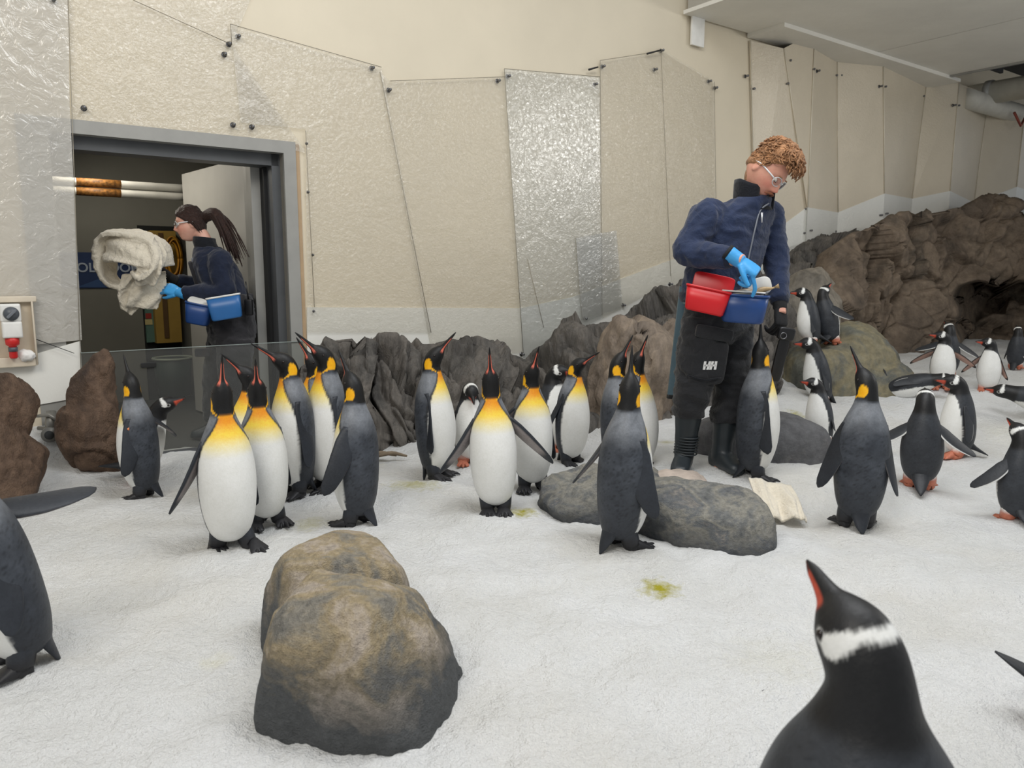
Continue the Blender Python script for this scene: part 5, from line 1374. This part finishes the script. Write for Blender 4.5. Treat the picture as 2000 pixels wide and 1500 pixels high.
def bucket(name, label, c, xr, nf, up, hx, hz, dep, mat, rim, shape=5, taper=.86, lid=None, lidmat=None):
    """open tub: c centre of the front, xr width direction, nf outward, up height direction"""
    xr, nf, up = unit(xr), unit(nf), unit(up); rt = thing(name, label, 'bucket', c - up * hz)
    m = 36; an = np.linspace(0, 2 * math.pi, m, endpoint=False); e = 2 / shape
    cx = np.sign(np.cos(an)) * np.abs(np.cos(an)) ** e; sy = np.sign(np.sin(an)) * np.abs(np.sin(an)) ** e
    def ring(k, z, ins=0): return c + ((cx * (hx * k - ins))[:, None] * xr + (sy * (dep * k - ins))[:, None] * nf) + up * z
    V, F = loft([ring(taper * .90, -hz), ring(taper, -hz + .010), ring((1 + taper) / 2, 0), ring(1, hz), ring(1, hz, .005), ring(taper, -hz + .02, .005), ring(taper * .8, -hz + .016, .004)])
    mk('tub', V, F, mat, rt)
    V, F = loft([ring(1.0, hz - .008), ring(1.03, hz - .008), ring(1.03, hz + .004), ring(1.0, hz + .004), ring(.97, hz + .004), ring(.97, hz - .004)], False, False); mk('rim', V, F, rim, rt)
    if lid:
        lc, lu, ln_, lh, lw_ = lid
        mk('lid', *rbox(lc, (lw_, lh, .006), [xr, unit(lu), unit(ln_)], .004, 3, shape), lidmat or mat, rt)
    return rt
M_REDB = plain('bucket_red', (206, 24, 32), .35, 0, .05); M_BLUB = plain('bucket_blue', (30, 66, 124), .35, 0, .08); M_BLUB2 = plain('bucket_blue_bright', (38, 98, 158), .35, 0, .08); M_RIMW = plain('rim_white', (226, 224, 218), .45)
tiltx = unit(np.array([.93, -.28, -.26]))
c0 = manJ(1380, 588, -.24); xr = unit(np.array([.90, -.30, -.20])); upv = unit(np.array([.20, 0, .98])); nfv = unit(np.cross(upv, xr)); nfv = nfv if nfv[1] < 0 else -nfv
bucket('feed_bucket', 'red open feed bucket on the man\'s belt', c0, xr, nfv, upv, .112, .062, .060, M_REDB, M_REDB, 6, .86,
       (c0 + upv * .098 - nfv * .055 + xr * .01, unit(upv - nfv * .15), unit(nfv + upv * .15), .045, .104))
c1 = manJ(1452, 603, -.26); xr = unit(np.array([.97, -.22, -.06])); upv = unit(np.array([.06, -.02, 1])); nfv = unit(np.cross(upv, xr)); nfv = nfv if nfv[1] < 0 else -nfv
bucket('feed_bucket', 'dark blue feed bucket full of fish on the man\'s belt', c1, xr, nfv, upv, .118, .070, .075, M_BLUB, M_BLUB, 3, .86)
# lid of the blue bucket and fish
M_FISH = plain('fish_silver', (168, 166, 158), .3, .3, .3, 30); M_FISHW = plain('fish_belly', (226, 224, 216), .35, 0, .1, 20)
def fish(label, a, b, r, mat):
    a, b = np.asarray(a), np.asarray(b); d = b - a; m = (a + b) / 2 + UP * .006
    g = G(); P = [a, a + d * .12, a + d * .35, m + d * .05, a + d * .8, a + d * .9]; g.add(*tube(P, np.array([.003, .55, 1, .95, .4, .28]) * r + [0, 0, 0, 0, 0, 0], 12, 1.35, 4))
    e = a + d * .9; s = unit(np.cross(d, [0, 1, 0.2])); ln = np.linalg.norm(d)
    g.add(*loft([np.array([e + s * w * r + UP * .0 + np.array([0, t, 0]) for w, t in ((-.3, -.002), (.3, -.002), (.3, .002), (-.3, .002))]), np.array([e + d * .14 + s * w * r + np.array([0, t, 0]) for w, t in ((-1.1, -.001), (1.1, -.001), (1.1, .001), (-1.1, .001))])]))
    o = g.build('fish', mat, origin=m); return tag(o, label, 'fish', 'feed fish in the blue bucket')
top = c1 + upv * .072
fish('silver fish lying along the front of the blue bucket', top - xr * .09 + nfv * .03, top + xr * .08 + nfv * .035, .014, M_FISH)
fish('brown-backed fish across the back of the blue bucket', top - xr * .08 - nfv * .02, top + xr * .09 - nfv * .01 + UP * .012, .014, plain('fish_brown', (128, 112, 92), .35, .2, .3, 30))
fish('fish with its tan tail poking out of the blue bucket to the right', top + xr * .0 + nfv * .01 - UP * .01, top + xr * .155 + nfv * .0 + UP * .05, .012, plain('fish_tan', (158, 134, 98), .4, .1, .3, 30))
kb = thing('bucket_lid', 'white lid standing up at the right of the blue bucket', 'lid', c1 + xr * .075 + upv * .10)
mk('lid_plate', *rbox(c1 + xr * .068 + upv * .115 - nfv * .02, (.058, .045, .005), [unit(xr * .9 + upv * .35), unit(upv - xr * .35), nfv], .003, 3, 3), M_RIMW, kb)
sp = thing('feeding_board', 'flat white strip lying across the top of the blue bucket', 'board', top)
mk('board', *rbox(top - xr * .01 + nfv * .045 + UP * .014, (.105, .012, .004), [unit(xr), nfv, upv], .003, 3, 8), M_RIMW, sp)
# slate-blue pole hanging behind his leg
q0, q1 = manJ(1335, 560, .16), manJ(1311, 772, .10)
pl = thing('pole', 'flat slate-blue pole hanging behind the man\'s leg', 'pole', q1)
mk('shaft', *box((q0 + q1) / 2, (.021, .010, np.linalg.norm(q0 - q1) / 2), [unit(np.cross([0, 1, 0], q0 - q1)), [0, 1, 0], unit(q0 - q1)]), plain('pole_slate', (86, 108, 118), .5), pl, smooth=False)
mk('end_cap', *rbox(q1 - unit(q0 - q1) * .008, (.024, .013, .012), [unit(np.cross([0, 1, 0], q0 - q1)), [0, 1, 0], unit(q0 - q1)], .005), plain('black_pin', (30, 30, 30), .5), pl)
# black tool in the hanging hand
t0, t1 = manJ(1534, 655, -.09), manJ(1512, 745, -.06)
tl_ = thing('feeding_tongs', 'black tool hanging from the man\'s black glove', 'tool', t1)
dv = unit(t1 - t0); sx = unit(np.cross(dv, [0, 1, 0]))
M_TOOL = plain('tool_black', (20, 20, 22), .4)
mk('blade', *rbox((t0 + t1) / 2, (.030, np.linalg.norm(t1 - t0) / 2, .008), [sx, dv, np.cross(sx, dv)], .006, 3, 5), M_TOOL, tl_)
mk('handle', *rbox(t0 - dv * .01, (.045, .035, .02), [sx, dv, np.cross(sx, dv)], .010, 3, 5), M_TOOL, tl_)
an = np.linspace(0, 2 * math.pi, 17); mk('steel_ring', *tube([t0 - UP * .0 + np.array([.016 * math.cos(a) - .02, -.028, .016 * math.sin(a)]) for a in an], [.003] * 17, 6), M_STEEL, tl_)

# ------------------------------------------------------------ the woman in the doorway
def build_woman():
    Y0 = 5.47
    J = lambda x, y, d: at_y(x, y, Y0 + d)
    F = unit(np.array([-.93, -.36, 0])); Lh = np.cross(UP, F); R = -Lh       # her left side is nearer
    root_loc = np.array([J(455, 830, 0)[0], Y0, -.02])
    pel, wai, che, nkb = J(452, 640, .0), J(443, 588, .0), J(424, 530, .0), J(406, 480, .0)
    hc = J(372, 438, -.0)
    ls_, le, lw = J(430, 512, -.14), J(438, 572, -.17), J(352, 572, -.20)
    rs_, re, rw_ = J(412, 512, .14), J(400, 560, .16), J(338, 545, .02)
    lh, lk, la = J(462, 660, -.08), J(455, 745, -.09), J(462, 832, -.07)
    rh, rk, ra = J(440, 660, .07), J(425, 745, .06), J(424, 836, .07)
    hf = unit(F + np.array([0, 0, -.14])); hu = unit(np.array([-.10, 0, 1]))
    hi, A = head_islands(hc, hf, hu, .95, True)
    isl = hi + [tube([nkb - UP * .02, (nkb + hc) / 2 - A[0] * .018, hc - A[2] * .055 - A[0] * .02], [.05, .047, .046], 16, smooth_k=4),
        ell_loft([pel - UP * .06, wai, che, nkb - UP * .02], [R] * 4, [F] * 4, np.array([.14, .12, .13, .07]), np.array([.10, .09, .10, .06])),
        tube([rs_, re, rw_], [.042, .036, .027], 14, smooth_k=4), tube([ls_, le, lw], [.042, .036, .027], 14, smooth_k=4), tube([rs_, nkb - UP * .05, ls_], [.045, .055, .045], 12, smooth_k=4),
        tube([rh, rk, ra], [.07, .05, .04], 14, smooth_k=4), tube([lh, lk, la], [.07, .05, .04], 14, smooth_k=4), tube([rh, pel, lh], [.08, .1, .08], 12, smooth_k=3)]
    V, Fc = remesh(isl, .0055, 2, .4)
    body = mk('person', V, Fc, M_SKIN, col=paint_skin(V, hc, A, (224, 172, 152), ruddy=(226, 150, 134)), origin=root_loc)
    tag(body, 'woman with a long ponytail in the doorway, dark workwear, holding out a towel', 'person')
    face_bits(body, hc, A, M_BROWNH); goggles(body, hc, A)
    line = lambda x, y, z: sm(-.10, .10, z - .75 * np.clip(x, -1, 1) + .10 + .0 * y)
    thick = lambda x, y, z: .012 + .010 * sm(.2, .9, z)
    V, Fc = hair_cap(hc, A, line, thick, 9); g = G(); g.add(V, Fc)
    # long ponytail of many strands, and a few side locks
    tie = hc - A[0] * .115 * 1.0 / .95 * .95 + A[2] * .03
    rs = np.random.RandomState(4)
    pt = [tie + A[0] * .03, J(418, 418, 0), J(435, 442, 0), J(449, 472, .0), J(461, 504, .0)]
    g.add(*tube(pt, [.036, .044, .044, .034, .008], 14, smooth_k=5))
    for k in range(46):
        o = rs.normal(size=3) * .018; P = [pt[0] + o * .6] + [p + o * (1 + .3 * i) + rs.normal(size=3) * .004 for i, p in enumerate(pt[1:])]
        g.add(*tube(P, [.006, .007, .006, .005, .0015], 5, smooth_k=4))
    for k in range(16):
        a = rs.uniform(-.3, .3); st = hc + np.array([-.01 - .01 * k / 16, .07, .05 + .02 * a]) @ A
        P = [st, hc + np.array([-.03, .080, .0]) @ A + rs.normal(size=3) * .006, hc + np.array([-.05, .070, -.06]) @ A + rs.normal(size=3) * .010]
        g.add(*tube(P, [.004, .004, .0015], 5, smooth_k=4))
    hr = g.build('hair', M_BROWNH, body)
    an = np.linspace(0, 2 * math.pi, 17); mk('hair_tie', *tube([tie + Lh * .032 * math.cos(a) + UP * .032 * math.sin(a) for a in an], [.007] * 17, 6), M_COLL, hr)
    b0 = J(448, 592, .0)
    V, Fc = remesh([ell_loft([b0, (b0 + che) / 2, che, J(414, 504, 0), nkb - UP * .01], [R] * 5, [F] * 5, np.array([.185, .185, .185, .165, .085]), np.array([.150, .150, .150, .128, .085]), 30, 2.3),
                    tube([ls_ - Lh * .04, ls_, (ls_ + le) / 2, le, (le + lw) / 2, lw - unit(lw - le) * .02], [.078, .084, .076, .072, .060, .046], 18, smooth_k=5),
                    tube([rs_ + Lh * .04, rs_, (rs_ + re) / 2, re, (re + rw_) / 2, rw_ - unit(rw_ - re) * .02], [.078, .084, .074, .068, .058, .046], 18, smooth_k=5)], .0095, 3)
    V = folds(V, Fc, .007, 9, 21); jk = mk('jacket', V, Fc, M_NAVYD, body)
    an = np.radians(np.linspace(0, 360, 30, endpoint=False)); rings = []
    for r, zz in ((.085, -.03), (.078, .02), (.074, .055), (.066, .058), (.064, .02), (.062, -.02)):
        rings.append(np.array([nkb + F * math.cos(a) * r + Lh * math.sin(a) * r + UP * (zz + .006 * math.cos(a)) + F * .02 * (zz > 0) for a in an]))
    mk('collar', *loft(rings, False, False), M_COLL, jk)
    # bib overalls
    V, Fc = remesh([ell_loft([b0 + UP * .06, pel + UP * .05, pel - UP * .04, pel - UP * .12, pel - UP * .16], [R] * 5, [F] * 5, np.array([.192, .196, .196, .17, .08]), np.array([.156, .160, .160, .13, .06]), 30, 2.3),
                    tube([lh, (lh + lk) / 2, lk, la + UP * .05], [.122, .116, .100, .095], 20, smooth_k=5), tube([rh, (rh + rk) / 2, rk, ra + UP * .05], [.118, .112, .100, .095], 20, smooth_k=5)], .0105, 3)
    V = folds(V, Fc, .010, 7, 31, (1, 1, 1.6)); tr = mk('overalls', V, Fc, M_BIB, body)
    mk('bib', *rbox(J(388, 540, 0) + F * .02, (.10, .11, .02), [Lh, unit(UP + F * .25), F], .015, 3, 6), M_BIB, tr)
    mk('strap', *tube([J(392, 505, -.06) + F * .03, J(418, 492, -.10), J(448, 520, -.08), J(460, 585, -.06)], [.016] * 4, 8, .5, 5), M_BIB, tr)
    mk('buckle', *rbox(J(388, 508, -.08) + F * .04, (.012, .016, .006), [Lh, UP, F], .004), M_ZIP, tr)
    mk('pocket_flap', *rbox(J(410, 688, -.10) + F * .05, (.05, .03, .012), [F, UP, Lh], .008), M_BIB, tr)
    for a_, k_ in ((la, lk), (ra, rk)):
        V, Fc = remesh(boot(a_, unit(k_ - a_), F[:2], -.01, .12), .010, 2); mk('boot', V, Fc, M_RUB, body)
    dl = unit(J(318, 560, -.18) - lw)
    hi_, t1 = fingers(lw, dl, unit(Lh + UP * .5), -1, [(30, 40, 30)] * 4, (30, 20), 1.08); hi_.append(tube([lw - dl * .04, lw + dl * .02], [.036, .033], 16))
    V, Fc = remesh(hi_, .0042, 3); mk('glove', V, Fc, M_GLB, body)['label'] = 'blue rubber glove'
    dr = unit(J(306, 528, .0) - rw_)
    hi_, t2 = fingers(rw_, dr, unit(-Lh + UP * .6), 1, [(30, 40, 30)] * 4, (30, 20), 1.08); hi_.append(tube([rw_ - dr * .04, rw_ + dr * .02], [.036, .033], 16))
    V, Fc = remesh(hi_, .0042, 3); mk('glove', V, Fc, M_GLK, body)['label'] = 'black glove'
    # two-way radio on the hip
    rc_ = J(486, 600, -.16)
    rd = thing('two_way_radio', 'black two-way radio with an aerial on the woman\'s hip', 'radio', rc_)
    mk('radio_body', *rbox(rc_, (.026, .018, .055), None, .008), M_TOOL, rd); mk('aerial', *tube([rc_ + UP * .05, rc_ + UP * .11 - F * -.006, rc_ + UP * .175 + F * .012], [.006, .005, .004], 8), M_TOOL, rd)
    return J, F, Lh
wJ, wF, wL = build_woman()
xr = unit(np.array([.95, .25, .16])); upv = unit(np.array([-.14, 0, .98])); nfv = unit(np.cross(upv, xr)); nfv = nfv if nfv[1] < 0 else -nfv
c0 = wJ(440, 601, -.30); bucket('feed_bucket', 'bright blue bucket lid half on the woman\'s hip, pale rim upward', c0, xr, nfv, upv, .108, .078, .040, M_BLUB2, M_RIMW, 6, .90)
xr2 = unit(np.array([.96, .10, -.20])); upv2 = unit(np.array([.2, 0, .97])); nf2 = unit(np.cross(upv2, xr2)); nf2 = nf2 if nf2[1] < 0 else -nf2
c0 = wJ(388, 613, -.28); bucket('feed_bucket', 'dark blue feed bucket open at the woman\'s front', c0, xr2, nf2, upv2, .090, .070, .060, M_BLUB, M_BLUB, 4, .80,
       (c0 + upv2 * .085 - nf2 * .02, unit(upv2 * .35 - nf2), unit(upv2 + nf2 * .35), .05, .085), M_RIMW)
# towel held out in front
M_TOWEL = mat_cloth('towel_cream', (226, 217, 198), .95, .6, 40, .5, .05)
def ribbon(P, Wv, T, k=6, wav=.0, seed=0):
    P = catmull(P, k); W = catmull(Wv, k); rings = []; m = 26
    T_, N_, B_ = frames(P)
    for i in range(len(P)):
        w = W[i]; wl = np.linalg.norm(w); wu = w / wl; nn = unit(np.cross(T_[i], wu)); u = np.linspace(-1, 1, m // 2)
        wv = wav * np.sin(u * 5 + seed + i * .35)
        a = np.array([P[i] + wu * wl * x + nn * (T + y) for x, y in zip(u, wv)]); b = np.array([P[i] + wu * wl * x + nn * (-T + y) for x, y in zip(u[::-1], wv[::-1])])
        rings.append(np.vstack([a, b]))
    return loft(rings)
tw = lambda x, y, d: wJ(x, y, -.22 + d)
dep = np.array([.10, .9, .05])
isl = [ribbon([tw(322, 520, .0), tw(312, 478, .0), tw(268, 458, 0), tw(226, 456, 0), tw(208, 484, .0), tw(208, 528, .0), tw(222, 552, 0), tw(250, 556, .0), tw(272, 538, .0)], [dep * .11, dep * .13, dep * .15, dep * .15, dep * .14, dep * .12, dep * .11, dep * .10, dep * .09], .013, 6, .010, 1),
       ribbon([tw(300, 470, -.06), tw(312, 500, -.08), tw(300, 530, -.10), tw(276, 545, -.10), tw(262, 530, -.08)], [dep * .06, dep * .07, dep * .07, dep * .06, dep * .04], .013, 6, .008, 2),
       ribbon([tw(208, 486, -.06), tw(230, 484, -.115), tw(262, 488, -.13), tw(300, 494, -.10)], [np.array([.0, .03, .09]), np.array([0, .03, .095]), np.array([.0, .03, .10]), np.array([.0, .03, .11])], .014, 6, .010, 5),
       ribbon([tw(292, 482, -.10), tw(292, 520, -.12), tw(284, 556, -.08)], [np.array([.07, .02, .0]), np.array([.075, .02, 0]), np.array([.06, .02, 0])], .014, 6, .010, 6),
       ribbon([tw(275, 530, .0), tw(268, 556, -.01), tw(256, 582, -.02), tw(246, 610, -.02)], [np.array([.09, .06, .02]), np.array([.085, .07, .0]), np.array([.06, .06, -.03]), np.array([.012, .03, -.02])], .010, 6, .012, 3),
       ribbon([tw(296, 535, .03), tw(290, 560, .02), tw(284, 582, .0), tw(276, 602, .0)], [np.array([.07, .08, .02]), np.array([.085, .07, .01]), np.array([.09, .06, .0]), np.array([.085, .05, -.01])], .010, 6, .014, 7)]
V, F = remesh(isl, .0065, 3); V = folds(V, F, .005, 12, 51)
tag(mk('towel', V, F, M_TOWEL, origin=wJ(265, 560, -.22)), 'cream towel bundled in the hands of the woman in the doorway', 'towel')
# second towel, draped on the snow behind the low boulder
def snow_towel():
    nu, nv = 46, 34; V = []
    a0, a1 = at_y(1462, 938, 3.86), at_y(1545, 936, 3.80); b0, b1 = at_y(1490, 1002, 3.55), at_y(1578, 1000, 3.52)
    for j in range(nv):
        v = j / (nv - 1)
        for i in range(nu):
            u = i / (nu - 1)
            p = (a0 * (1 - u) + a1 * u) * (1 - v) + (b0 * (1 - u) + b1 * u) * v
            zt = .062 * (1 - v) ** .8; fold = float(.030 * fbm(np.array([[u * 4.2 + .4 * v, v * 1.3, 3.3]]), 2)[0]) * (.4 + v) + .006 * math.sin(u * 9 + 2 * v)
            g0 = float(snow(p[0], p[1]))
            p[2] = g0 + .015 + max(zt, .0) * (1 - .15 * u) + fold * .9 + .012
            p[1] -= .03 * math.sin(v * 3.1) + fold * .8
            V.append(p)
    V = np.array(V); n = nu
    F = [(j * n + i, j * n + i + 1, (j + 1) * n + i + 1, (j + 1) * n + i) for j in range(nv - 1) for i in range(nu - 1)]
    m = len(V); V2 = np.vstack([V, V - [0, 0, .012]])
    F = F + [tuple(k + m for k in f[::-1]) for f in F]
    rim = [j * n for j in range(nv)] + [(nv - 1) * n + i for i in range(1, n)] + [j * n + n - 1 for j in range(nv - 2, -1, -1)] + [i for i in range(n - 2, 0, -1)]
    F += [(rim[k], rim[(k + 1) % len(rim)], rim[(k + 1) % len(rim)] + m, rim[k] + m) for k in range(len(rim))]
    tag(mk('towel', V2, F, M_TOWEL, origin=b0), 'cream towel draped on the snow behind the low grey boulder', 'towel')
snow_towel()
